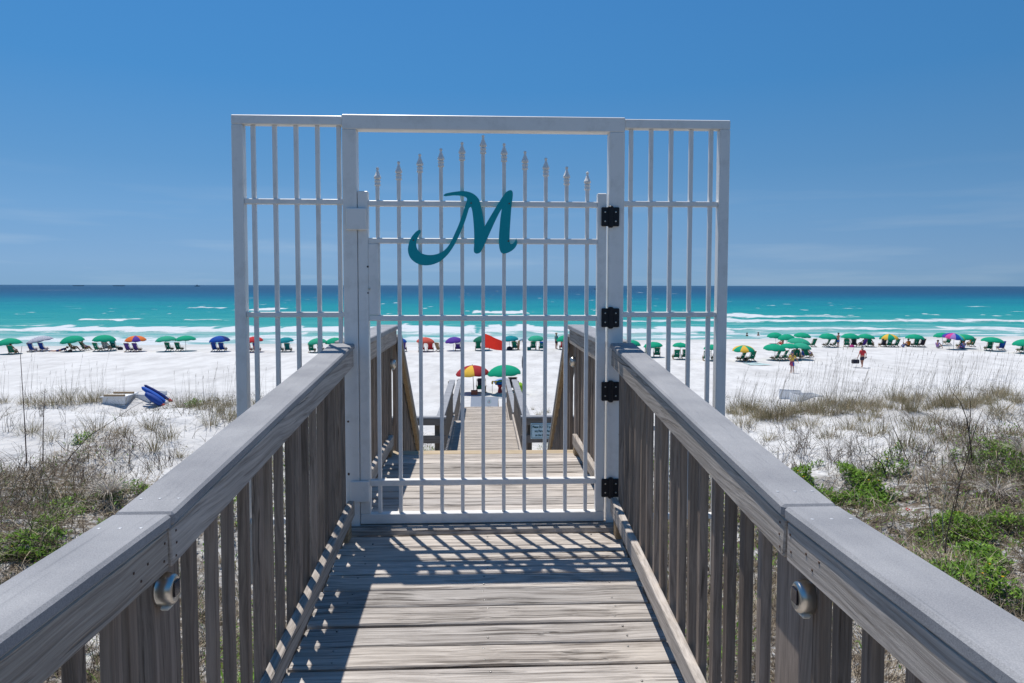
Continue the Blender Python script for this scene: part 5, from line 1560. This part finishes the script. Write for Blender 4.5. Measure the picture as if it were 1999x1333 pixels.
mb = MB(); mb.add([(x, y, -.03) for x, y in pts] + [(x, y, .03) for x, y in pts], [tuple(range(10))[::-1], tuple(range(10, 20))] + [(i, (i + 1) % 10, (i + 1) % 10 + 10, i + 10) for i in range(10)]); mb.obj('deck', plain('blue_foam', (.015, .16, .55), .4), bb)
mb = MB(); mb.box(-.36, .38, -.05, .05, .0305, .036); mb.obj('stripe', C_LIME, bb)
g = on_ground(1018, 765, 20)
mb = MB(); mb.lathe([(.20, 0), (.27, .2), (.24, .45), (.10, .58), (.04, .62)], 12); o = mb.obj('beach_bag', C_LIME, None, (g.x - .1, g.y, g.z)); tag(o, 'lime green bag right of the walkway end', 'bag')
g = on_ground(1033, 684, 20)
mb = MB(); mb.box(-.2, .2, -.16, .16, 0, .30, bev=.03); mb.box(-.21, .21, -.17, .17, .302, .36, bev=.02); o = mb.obj('cooler', C_CHAIRT, None, (g.x, g.y, g.z)); tag(o, 'small green cooler left of the green chair', 'cooler')
for px, py, s, mt, lb in ((235, 683, .3, C_DARK, 'dark bag right of the tall green chair'), (995, 683.5, .34, C_DARK, 'black bag under the blue teal umbrella'), (1455, 704, .26, C_DARK, 'dark bag between the chairs of the green and yellow umbrella'), (137, 687, .22, plain('brown_leather', (.12, .06, .04), .6), 'brown round bag beside the reclining person'), (1663, 678, .26, C_PINK, 'pink towel bundle on the sand in front of the charcoal chair')):
    g = on_ground(px, py, 20)
    mb = MB(); mb.lathe([(s * .8, -.02), (s, s * .4), (s * .85, s * .9), (s * .3, s * 1.15), (s * .1, s * 1.2)], 12); o = mb.obj('beach_bag', mt, None, (g.x, g.y, g.z)); o.scale = (1, .6, 1); tag(o, lb, 'bag')
# towel spread on the sand
a, b = on_ground(1462, 712, 20), on_ground(1502, 712, 20)
mb = MB(); n = 10
for k in range(2):
    V = [(x * 1.0, -.45 + k * 1.0 + yy, .015 + .012 * math.sin(x * 5 + k)) for x in np.linspace(-.95, .95, n) for yy in (0, .75)]
    mb.add(V, [(2 * i, 2 * i + 2, 2 * i + 3, 2 * i + 1) for i in range(n - 1)])
g = (a + b) / 2
o = mb.obj('beach_towel', cloth('pale_aqua_towel', (.48, .62, .62)), None, (g.x, g.y, g.z + .015), None, True); tag(o, 'pale aqua towel spread on the sand below the green and yellow umbrella', 'towel')

# folding sign board at the foot of the walkway
g = on_ground(946, 797, 20)
sb = empty('sandwich_board', (g.x, g.y, g.z), math.radians(-8)); tag(sb, 'white folding sign board with a round emblem at the end of the walkway', 'sign')
BW = plain('white_sign_board', (.66, .68, .70), .5, vary=.03)
hgt = (797 - 774) / FPX * g.y; wd = 54 / FPX * g.y / 2
mb = MB(); mb.beam((0, -.20, 0), (0, .0, hgt), wd * 2, .025, up=(0, -1, .3)); mb.obj('front_board', BW, sb)
mb = MB(); mb.beam((0, .24, 0), (0, .03, hgt), wd * 2, .025, up=(0, 1, .3)); mb.obj('back_board', WOOD_FAR, sb)
tilt = math.atan2(.20, hgt)
def on_board(mbx, nm, mt, x, z):
    u = z / hgt
    return mbx.obj(nm, mt, sb, (x, -.20 * (1 - u) - .0155, z), (-tilt, 0, 0))
xe = (955.5 - 946) / FPX * g.y
MINT = plain('mint_print', (.30, .52, .42), .6); REDP = plain('red_print', (.60, .10, .10), .6); GREYP = plain('grey_print', (.30, .32, .34), .6)
mb = MB()
for k in range(18):
    t0, t1 = 2 * math.pi * k / 18, 2 * math.pi * (k + .62) / 18
    mb.add([(math.cos(t) * r, y, math.sin(t) * r) for y in (-.002,) for t, r in ((t0, .115), (t1, .115), (t1, .085), (t0, .085))], [(0, 1, 2, 3)])
on_board(mb, 'ring_print', MINT, xe, hgt * .62)
mb = MB(); mb.prism([(-.045, .03), (0, .075), (.045, .03), (.03, -.01), (-.03, -.01)], -.003, -.001); on_board(mb, 'emblem_print', GREYP, xe, hgt * .62)
mb = MB(); mb.prism([(-.035, -.045), (.035, -.045), (.03, -.02), (-.03, -.02)], -.003, -.001); on_board(mb, 'emblem_print', REDP, xe, hgt * .60)
mb = MB()
for k, (w2, z) in enumerate(((.12, 0), (.16, -.05))): mb.box(-w2, w2, -.002, -.0005, z - .009, z + .009)
on_board(mb, 'line_print', GREYP, xe - .02, hgt * .24)

# storage boxes behind the dune
BOXW = plain('white_box_boards', (.80, .80, .80), .7, vary=.08, scale=4); BOXG = plain('grey_box_boards', (.66, .67, .67), .8, vary=.12, scale=4)
def storage_box(px0, px1, py_top, py_bot, Y, depth, mat, label, rz=0.0, lid=True):
    a, b = at_y(px0, py_top, Y), at_y(px1, py_bot, Y)
    w, h = b.x - a.x, a.z - b.z; depth = max(.3, depth)
    r = empty('storage_box', ((a.x + b.x) / 2, Y, b.z - .5), math.radians(rz)); tag(r, label, 'box', 'beach storage boxes')
    hh = h + .5; nb_ = 4
    for k in range(nb_):
        z0, z1 = hh * k / nb_, hh * (k + 1) / nb_ - .012
        for y0 in (0, depth - .02):
            mb = MB(); mb.box(-w / 2, w / 2, y0, y0 + .02, z0, z1); mb.obj('plank', mat, r)
        for x0 in (-w / 2, w / 2 - .02):
            mb = MB(); mb.box(x0, x0 + .02, .0205, depth - .0205, z0, z1); mb.obj('plank', mat, r)
    if lid:
        mb = MB(); mb.box(-w / 2 - .04, w / 2 + .04, -.05, depth + .04, hh + .002, hh + .035); mb.obj('lid', mat, r)
        for y in (-.06, depth * .7):
            mb = MB(); mb.box(-w / 2 + .06, w / 2 + .02, y, y + .05, hh + .037, hh + .085); mb.obj('batten', WOOD_TAN, r)
    return r
storage_box(200, 244, 776, 792, on_ground(225, 789).y, .6, BOXW, 'low pale storage box with wooden battens behind the left dune')
storage_box(243, 296, 769, 792, on_ground(268, 789).y + .3, .7, BOXW, 'larger white storage box beneath the folded umbrellas', -14, False)
storage_box(1523, 1562, 763, 792, on_ground(1540, 783).y + .6, .6, BOXW, 'grey plank box standing in the right dune grass', -22, False)
storage_box(1561, 1607, 772, 792, on_ground(1585, 783).y + .2, .6, BOXW, 'lower grey plank box in front of the other one on the right', 2, False)
BY = on_ground(298, 791).y
def folded_umbrella(p0, p1, Y, r0, mat, label, fin):
    a, b = at_y(*p0, Y), at_y(*p1, Y)
    root = empty('folded_umbrella', tuple(a)); tag(root, label, 'umbrella', 'folded umbrellas on the storage box')
    d = b - a; L = d.length
    M = d.to_track_quat('Z', 'Y').to_matrix().to_4x4()
    mb = MB(); n = 14
    V, F = [], []
    prof = [(.03, 0), (.6, .06), (.9, .3), (1.0, .55), (.85, .8), (.5, .93), (.2, 1.0)]
    for r, z in prof:
        for k in range(n):
            t = 2 * math.pi * k / n; rr = r0 * r * (1 + .16 * math.cos(t * 7))
            V.append(M @ Vector((rr * math.cos(t), rr * math.sin(t), z * L)))
    for i in range(len(prof) - 1):
        for k in range(n): F.append((i * n + k, i * n + (k + 1) % n, (i + 1) * n + (k + 1) % n, (i + 1) * n + k))
    mb.add(V, F); mb.obj('folded_canopy', mat, root, smooth=True)
    mb = MB(); mb.tube([M @ Vector((0, 0, L * .95)), M @ Vector((0, 0, L * 1.35))], .018, 8); mb.obj('pole', DARKPOLE, root)
    mb = MB(); mb.tube([M @ Vector((0, 0, L * .93)), M @ Vector((0, 0, L * 1.05))], .04, 10); mb.obj('collar', fin, root)
folded_umbrella((281, 751), (333, 782), BY + .15, .05, C_NAVY, 'purple navy folded umbrella, upper one on the white box', C_RED)
folded_umbrella((276, 755), (326, 787), BY, .07, plain('royal_blue_canvas', (.015, .10, .48), .7), 'bright royal blue folded umbrella leaning on the white box', C_WHITE)
folded_umbrella((283, 767), (319, 791), BY - .15, .085, plain('deep_blue_canvas', (.012, .06, .30), .7), 'deep blue folded umbrella, lowest of the three', C_CORAL)

# boats
def boat(px, py, Y, L, label, cabin=True, hullc=(.13, .15, .19), mast=True):
    p = at_y(px, py, Y); r = empty('boat', (p.x, p.y, Z_SEA), .2); r.scale = (1, 1, 1 if cabin else .45); tag(r, label, 'boat')
    hm = plain('boat_hull_paint_haze', hullc, .5)  # far hulls have distance haze mixed into their colour as blue-grey
    h = L * .11
    mb = MB(); V = []
    sec = [(-.5, .8), (-.2, 1.0), (.2, .95), (.42, .45), (.5, .04)]
    for x, w in sec:
        w *= L * .14
        V += [(x * L, -w, h * (1 + .5 * max(0, x))), (x * L, -w * .6, -.3), (x * L, w * .6, -.3), (x * L, w, h * (1 + .5 * max(0, x)))]
    F = []
    for i in range(len(sec) - 1):
        a, b = 4 * i, 4 * i + 4
        F += [(a, a + 1, b + 1, b), (a + 1, a + 2, b + 2, b + 1), (a + 2, a + 3, b + 3, b + 2), (a + 3, a, b, b + 3)]
    F += [(0, 3, 2, 1), (16, 17, 18, 19)]
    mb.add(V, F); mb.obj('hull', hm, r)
    if cabin:
        mb = MB(); mb.box(-.18 * L, .12 * L, -.09 * L, .09 * L, h, h + .16 * L, bev=.02 * L); mb.obj('cabin', plain('cabin_paint', (.5, .5, .5), .5), r)
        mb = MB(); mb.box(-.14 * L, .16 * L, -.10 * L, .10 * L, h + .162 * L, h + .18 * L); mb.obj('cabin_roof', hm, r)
    if mast:
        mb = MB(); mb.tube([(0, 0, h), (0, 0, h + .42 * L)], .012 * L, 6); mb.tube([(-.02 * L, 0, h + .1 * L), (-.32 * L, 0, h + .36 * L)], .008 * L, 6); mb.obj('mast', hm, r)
boat(1165, 565, 1300, 11, 'small boat with a white wake seen left of the hinge post', hullc=(.16, .15, .16))
boat(385, 556, 3600, 26, 'dark trawler on the horizon left of the gate')
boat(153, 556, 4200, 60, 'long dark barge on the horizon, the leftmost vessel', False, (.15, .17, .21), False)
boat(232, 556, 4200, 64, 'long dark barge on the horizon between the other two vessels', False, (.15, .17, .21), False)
# ------------------------------------------------------------------ people
SKIN = plain('tanned_skin', (.44, .235, .15), .6, vary=.05); SKINR = plain('reddened_skin', (.50, .24, .16), .6, vary=.05); SKIND = plain('deeply_tanned_skin', (.27, .13, .075), .6, vary=.05)
HAIRB = plain('brown_hair', (.06, .035, .02), .7); HAIRG = plain('grey_hair', (.45, .43, .40), .7); HAIRY = plain('blond_hair', (.45, .30, .13), .7); STRAWHAT = plain('straw_hat', (.50, .40, .24), .8)
def skinned(name, pts, edges, rad, mat, parent, root=0, lvl=1):
    me = bpy.data.meshes.new(name)
    me.from_pydata([tuple(p) for p in pts], edges, [])
    me.materials.append(mat)
    o = bpy.data.objects.new(name, me); COL.objects.link(o); o.parent = parent
    s = o.modifiers.new('skin', 'SKIN'); s.use_smooth_shade = True
    d = me.skin_vertices[0].data
    for i, r in enumerate(rad): d[i].radius = (r, r) if not isinstance(r, tuple) else r
    d[root].use_root = True
    u = o.modifiers.new('smooth', 'SUBSURF'); u.levels = lvl; u.render_levels = lvl
    return o
# joint names: pelvis, waist, chest, neck, chin, head, crown / shoulder, elbow, wrist, knuckles / hip, knee, ankle, toe
STAND = dict(pelvis=(0, 0, .93), waist=(0, .0, 1.08), chest=(0, -.01, 1.32), neck=(0, -.01, 1.48), head=(0, .015, 1.62), crown=(0, .005, 1.71),
             sh=(.175, -.01, 1.40), el=(.235, -.03, 1.13), wr=(.255, .05, .89), hip=(.085, 0, .90), kn=(.10, .02, .49), an=(.105, -.03, .075), to=(.125, .13, .03))
def pose(base=STAND, **kw):
    P = {}
    for k, v in base.items():
        if k in ('sh', 'el', 'wr', 'hip', 'kn', 'an', 'to'):
            P[k + 'R'] = Vector(v); P[k + 'L'] = Vector((-v[0], v[1], v[2]))
        else: P[k] = Vector(v)
    for k, v in kw.items(): P[k] = Vector(v)
    return P
def person(loc, rz, P, label, skin=SKIN, shirt=None, shorts=None, hair=HAIRB, hat=None, s=1.0, fat=1.0, dress=None, fingers=False, hairlen=0):
    r = empty('person', tuple(loc), math.radians(rz)); r.scale = (s, s, s); tag(r, label, 'person')
    pts, rad, ed, ix = [], [], [], {}
    def add(k, v, R, par=None):
        ix[k] = len(pts); pts.append(Vector(v)); rad.append(R)
        if par is not None: ed.append((ix[par], ix[k]))
    add('pelvis', P['pelvis'], (.135 * fat, .105 * fat))
    add('waist', P['waist'], (.125 * fat, .10 * fat), 'pelvis'); add('chest', P['chest'], (.15 * fat, .11 * fat), 'waist')
    add('neck', P['neck'], .055, 'chest'); add('head', P['head'], (.078, .09), 'neck'); add('crown', P['crown'], (.055, .07), 'head')
    fwd = Vector((0, 1, 0))
    if 'face' in P: fwd = P['face'].normalized()
    up = (P['crown'] - P['neck']).normalized()
    add('nose', P['head'] + fwd * .105 - up * .02, .016, 'head')
    sd = fwd.cross(up).normalized()
    for k, sgn in (('earR', 1), ('earL', -1)): add(k, P['head'] + sd * sgn * .092, .018, 'head')
    for q in 'RL':
        add('sh' + q, P['sh' + q], .062 * fat ** .5, 'chest'); add('el' + q, P['el' + q], .042, 'sh' + q); add('wr' + q, P['wr' + q], .027, 'el' + q)
        d = (P['wr' + q] - P['el' + q]).normalized(); lat = d.cross(Vector((1, 0, 0)))
        if lat.length < .2: lat = d.cross(Vector((0, 0, 1)))
        lat.normalize(); nrm = d.cross(lat)
        add('pa' + q, P['wr' + q] + d * .075, (.034, .02), 'wr' + q)
        if fingers:
            for f, (o, L) in enumerate(((-.028, .075), (-.010, .085), (.009, .08), (.027, .062))):
                b = P['wr' + q] + d * .085 + lat * o
                add(f'f{f}{q}', b + d * L * .5 + nrm * .004, .0095, 'pa' + q); add(f'g{f}{q}', b + d * L + nrm * .018, .008, f'f{f}{q}')
            add('th' + q, P['wr' + q] + d * .05 + lat * -.045, .011, 'wr' + q); add('tt' + q, P['wr' + q] + d * .085 + lat * -.06, .009, 'th' + q)
        else:
            add('fi' + q, P['wr' + q] + d * .15 + nrm * .02, (.028, .012), 'pa' + q); add('th' + q, P['wr' + q] + d * .07 - lat * .045, .011, 'wr' + q)
        add('hip' + q, P['hip' + q], .10 * fat ** .5, 'pelvis'); add('kn' + q, P['kn' + q], .062, 'hip' + q); add('an' + q, P['an' + q], .040, 'kn' + q); add('to' + q, P['to' + q], .032, 'an' + q)
    skinned('body', pts, ed, rad, skin, r)
    def sub(nm, keys, edges, k, mat, extra=()):
        p = [P[a] if isinstance(a, str) else a for a in keys]
        skinned(nm, p, edges, k, mat, r)
    L = lambda a, b, t: P[a].lerp(P[b], t)
    if shirt:
        p = [P['waist'].lerp(P['pelvis'], .6), P['waist'], P['chest'], L('chest', 'neck', .55)]; rd = [(.155 * fat, .125 * fat), (.150 * fat, .12 * fat), (.170 * fat, .13 * fat), (.085, .075)]; e = [(0, 1), (1, 2), (2, 3)]
        for q in 'RL':
            i = len(p); p += [P['sh' + q], L('sh' + q, 'el' + q, .65)]; rd += [.082 * fat ** .5, .07]; e += [(2, i), (i, i + 1)]
        skinned('shirt', p, e, rd, shirt, r)
    if shorts:
        p = [P['pelvis'].lerp(P['waist'], .45), P['pelvis']]; rd = [(.150 * fat, .12 * fat), (.158 * fat, .13 * fat)]; e = [(0, 1)]
        for q in 'RL':
            i = len(p); p += [P['hip' + q], L('hip' + q, 'kn' + q, .78)]; rd += [.122 * fat ** .5, .10]; e += [(1, i), (i, i + 1)]
        skinned('shorts', p, e, rd, shorts, r, 1)
    if dress:
        p = [L('chest', 'neck', .2), P['waist'], P['pelvis'], L('pelvis', 'pelvis', 0) + Vector((0, 0, -.20)), P['pelvis'] + Vector((0, 0, -.36))]
        skinned('dress', p, [(0, 1), (1, 2), (2, 3), (3, 4)], [(.150 * fat, .12 * fat), (.140 * fat, .115 * fat), (.17 * fat, .14 * fat), (.19, .16), (.20, .17)], dress, r)
    if hair:
        b = -fwd
        p = [P['head'] + b * .02 + up * .03, P['crown'] + b * .01, P['head'] + b * .05 - up * .03]
        e = [(0, 1), (0, 2)]; rd = [(.086, .094), (.066, .076), .07]
        if hairlen: p.append(p[2] - up * hairlen + b * .02); e.append((2, 3)); rd.append(.05)
        skinned('hair', p, e, rd, hair, r)
    if hat:
        M = Matrix.Translation(P['head'] + up * .045) @ up.to_track_quat('Z', 'Y').to_matrix().to_4x4()
        mb = MB(); mb.lathe([(.17, .0), (.172, .008), (.105, .018), (.10, .085), (.07, .105), (.01, .108)], 16, M=M); mb.obj('hat', hat, r, smooth=True)
    return r

# the man walking away in the red shirt, with a bag and a pair of shoes
gm = on_ground(1683, 717.5, 20)
MAN = pose(hipR=(.095, 0, .90), hipL=(-.095, 0, .90), knR=(.10, .12, .50), anR=(.10, .16, .09), toR=(.115, .32, .045), knL=(-.10, -.02, .48), anL=(-.10, -.22, .12), toL=(-.12, -.08, .04),
           elL=(-.30, -.03, 1.14), wrL=(-.36, .03, .90), elR=(.30, -.04, 1.14), wrR=(.35, .10, .93), chest=(0, .03, 1.32), neck=(0, .05, 1.47), head=(0, .09, 1.60), crown=(0, .09, 1.69))
person(gm, 0, MAN, 'man in a red shirt and dark shorts walking to the sea with a bag', SKINR, cloth('red_shirt_cotton', (.58, .05, .06)), cloth('dark_shorts', (.05, .045, .07)), HAIRG, fat=1.22, s=.99, fingers=True)
bag = empty('carry_bag', (gm.x - .50, gm.y + .05, gm.z)); tag(bag, 'black bag hanging from the left hand of the man in red', 'bag')
mb = MB(); mb._bevbox(Vector((-.06, 0, .50)), Vector((1, 0, 0)), Vector((0, 1, 0)), Vector((0, 0, 1)), .30, .13, .17, .05); mb.obj('body', C_DARK, bag)
mb = MB(); mb.tube([(-.22, 0, .66), (-.05, 0, .78), (.12, 0, .79), (.14, 0, .78), (.10, 0, .66)], .012, 6); mb.obj('strap', C_DARK, bag)
mb = MB(); mb._bevbox(Vector((0, 0, 0)), Vector((1, 0, 0)), Vector((0, 1, 0)), Vector((0, 0, 1)), .05, .13, .045, .02)
o = mb.obj('shoes', C_DARK, None, (gm.x + .42, gm.y + .22, gm.z + .80), (.3, 0, -.9)); tag(o, 'dark pair of shoes carried in the right hand of the man in red', 'shoes')
# the woman in the yellow top
gw = on_ground(1546, 728, 20)
WOM = pose(knR=(.06, .10, .50), anR=(.05, .10, .08), toR=(.06, .25, .04), knL=(-.09, .0, .49), anL=(-.08, -.10, .09), toL=(-.09, .03, .04), elL=(-.33, -.06, 1.16), wrL=(-.44, -.03, .95), elR=(.27, -.02, 1.14), wrR=(.16, .16, 1.06), pelvis=(.0, 0, .93))
person(gw, 150, WOM, 'woman in a yellow top and bright sarong walking over the sand', SKINR, cloth('yellow_top', (.66, .46, .09)), None, HAIRY, s=.95, dress=None, fingers=True, hairlen=.10)
P3 = [Vector((0, .0, 1.0)), Vector((0, 0, .86)), Vector((0, .02, .70)), Vector((-.02, .03, .55))]
def sarong(root):
    pass
wroot = [o for o in bpy.data.objects if o.get('label', '').startswith('woman in a yellow top')][0]
skinned('sarong', P3, [(0, 1), (1, 2), (2, 3)], [(.15, .12), (.19, .15), (.20, .16), (.19, .15)], cloth('pink_blue_sarong', (.50, .05, .14)), wroot)
skinned('sash', [Vector((-.10, .11, .92)), Vector((-.12, .13, .74)), Vector((-.13, .10, .58))], [(0, 1), (1, 2)], [.07, .08, .07], cloth('blue_sash', (.08, .13, .38)), wroot)
mb = MB(); mb.lathe([(.085, 0), (.09, .05), (.06, .09), (.01, .10)], 14, M=Matrix.Translation((0, 0, 1.66))); mb.box(-.07, .07, .05, .17, 1.665, 1.68); mb.obj('cap', C_BLUE, wroot, smooth=False)
# standing figures
g = on_ground(1086, 681.5, 20)
person(g, -60, pose(elR=(.25, .04, 1.15), wrR=(.18, .2, 1.02)), 'standing man with straw hat, teal shirt and dark shorts beside a green umbrella', SKIN, cloth('teal_shirt', (.10, .32, .33)), C_DARK, HAIRB, STRAWHAT, s=1.0)
g = on_ground(1636, 678, 20)
person(g, 20, pose(elR=(.27, .06, 1.2), wrR=(.10, .18, 1.3), elL=(-.26, .05, 1.18), wrL=(-.08, .2, 1.22)), 'standing person in bright blue shorts by the water', SKINR, None, cloth('blue_shorts', (.02, .11, .42)), HAIRB, s=.93)
g = on_ground(1012.5, 683.5, 20)
person(g, -70, pose(waist=(0, .12, 1.02), chest=(0, .34, 1.14), neck=(0, .46, 1.18), head=(0, .58, 1.18), crown=(0, .66, 1.16), face=(0, .3, -1), shR=(.17, .38, 1.18), shL=(-.17, .38, 1.18), elR=(.2, .5, .95), elL=(-.2, .5, .95), wrR=(.18, .6, .72), wrL=(-.18, .6, .72)), 'person in pale blue bending over a chair right of the red flag', SKIN, cloth('pale_blue_shirt', (.30, .42, .50)), C_TAN, HAIRB)
# seated and lying figures; the seat of a beach chair is 0.22 m up
SIT = dict(pelvis=(0, -.08, .33), waist=(0, -.17, .46), chest=(0, -.25, .68), neck=(0, -.27, .86), head=(0, -.24, 1.0), crown=(0, -.25, 1.09),
           sh=(.17, -.26, .79), el=(.30, -.12, .60), wr=(.30, .14, .50), hip=(.10, -.02, .34), kn=(.14, .36, .46), an=(.15, .62, .09), to=(.17, .76, .05))
GRD = dict(pelvis=(0, -.05, .12), waist=(0, -.09, .28), chest=(0, -.06, .50), neck=(0, -.02, .67), head=(0, .03, .81), crown=(0, .03, .90),
           sh=(.17, -.04, .60), el=(.26, .14, .40), wr=(.22, .36, .34), hip=(.10, .04, .13), kn=(.17, .40, .36), an=(.15, .66, .08), to=(.16, .80, .04))
def sit(px, py, base, rz, label, **kw):
    g = on_ground(px, py, 20); return person(g, rz, pose(base), label, **kw)
sit(25, 692, SIT, 0, 'seated person in a camouflage top under the leftmost umbrella', skin=SKINR, shirt=cloth('olive_shirt', (.16, .18, .12)), shorts=C_GREY)
sit(142, 685, SIT, -50, 'person with straw hat reclining in the green chair left', skin=SKINR, shirt=C_YELLOW, shorts=C_TAN, hat=STRAWHAT)
sit(166, 684.5, SIT, -35, 'person with blond hair in the turned green chair', skin=SKIN, shirt=C_GREY, shorts=C_NAVY, hair=HAIRY)
sit(208, 684, SIT, 0, 'person in white sitting in the pale grey chair', skin=SKIN, shirt=C_WHITE, shorts=C_GREY, hair=HAIRB, hat=STRAWHAT)
sit(1006, 683, SIT, -20, 'person in dark blue sitting right of the red flag', skin=SKIN, shirt=C_CHAIRB, shorts=C_DARK)
sit(1114, 682, GRD, 20, 'person sitting on the sand right of the red and white chair', skin=SKINR, shorts=C_RED)
sit(1556, 701, SIT, -30, 'person with blue cap in the slanting green chair', skin=SKIN, shirt=C_TAN, shorts=C_BLUE, hat=C_BLUE)
sit(1577, 698, SIT, -60, 'tanned person in the turned chair of the crowded group', skin=SKIND, shorts=C_BLUE)
sit(1566, 699, GRD, 60, 'person in blue sitting on the sand amid the crowded group', skin=SKIN, shirt=C_BLUE, shorts=C_TAN)
sit(1527, 674, GRD, 20, 'sunburnt person sitting behind the crowded group', skin=SKINR, shorts=C_RED)
sit(1653, 677, SIT, -30, 'dark haired person in the left green chair by the blue shorts', skin=SKIN, shirt=C_CHAIR, shorts=C_DARK)
sit(1684, 677, SIT, 20, 'person in purple under the green umbrella', skin=SKIND, shirt=C_PURPLE, shorts=C_DARK)
sit(1699, 677, SIT, -50, 'person in dark clothes facing sideways under the green umbrella', skin=SKIND, shirt=C_DARK, shorts=C_DARK)
sit(1773, 677, GRD, 10, 'person in an orange shirt sitting on the sand', skin=SKIN, shirt=cloth('orange_shirt', (.70, .22, .03)), shorts=C_DARK, fat=1.15)
sit(1763.5, 678.5, GRD, -10, 'small child in blue sitting on the sand beside the orange shirt', skin=SKIN, shirt=cloth('child_blue_shirt', (.06, .22, .55)), shorts=C_BLUE, s=.62)
sit(1830.5, 680, GRD, -60, 'person in lilac low on the sand left of the rainbow umbrella', skin=SKIN, shirt=C_LILAC, shorts=C_GREY)
sit(1880, 681.5, GRD, 0, 'person with a striped blue back sitting in front of the green chair', skin=SKINR, shirt=cloth('striped_blue_shirt', (.20, .25, .55)), shorts=C_PURPLE)
sit(1895, 676.5, SIT, 0, 'person in orange in the chair right of the rainbow umbrella', skin=SKIN, shirt=C_ORANGE, shorts=C_TAN)
g = on_ground(117, 686.5, 20)
LIE = pose(pelvis=(0, 0, .16), waist=(0, .16, .20), chest=(0, .38, .30), neck=(0, .54, .38), head=(0, .66, .42), crown=(0, .74, .43), face=(0, .4, -.9), shR=(.17, .44, .32), shL=(-.17, .44, .32), elR=(.26, .52, .06), elL=(-.26, .52, .06), wrR=(.10, .72, .06), wrL=(-.10, .72, .06),
           hipR=(.09, -.02, .14), hipL=(-.09, -.02, .14), knR=(.14, -.44, .10), knL=(-.14, -.44, .10), anR=(.13, -.84, .10), anL=(-.13, -.84, .10), toR=(.15, -.98, .04), toL=(-.15, -.98, .04))
person(g, -75, LIE, 'person lying on the front on the sand in a dark swimsuit', SKINR, C_NAVY, C_NAVY, HAIRB)
for px, py, lb in ((1458, 656, 'head of the left swimmer in the shallow water'), (1480, 655, 'head and shoulders of the right swimmer in the shallow water')):
    w = at_z(px, py, Z_SEA); person((w.x, w.y, Z_SEA - 1.25), 30, pose(), lb, SKIND, None, C_DARK, HAIRB)
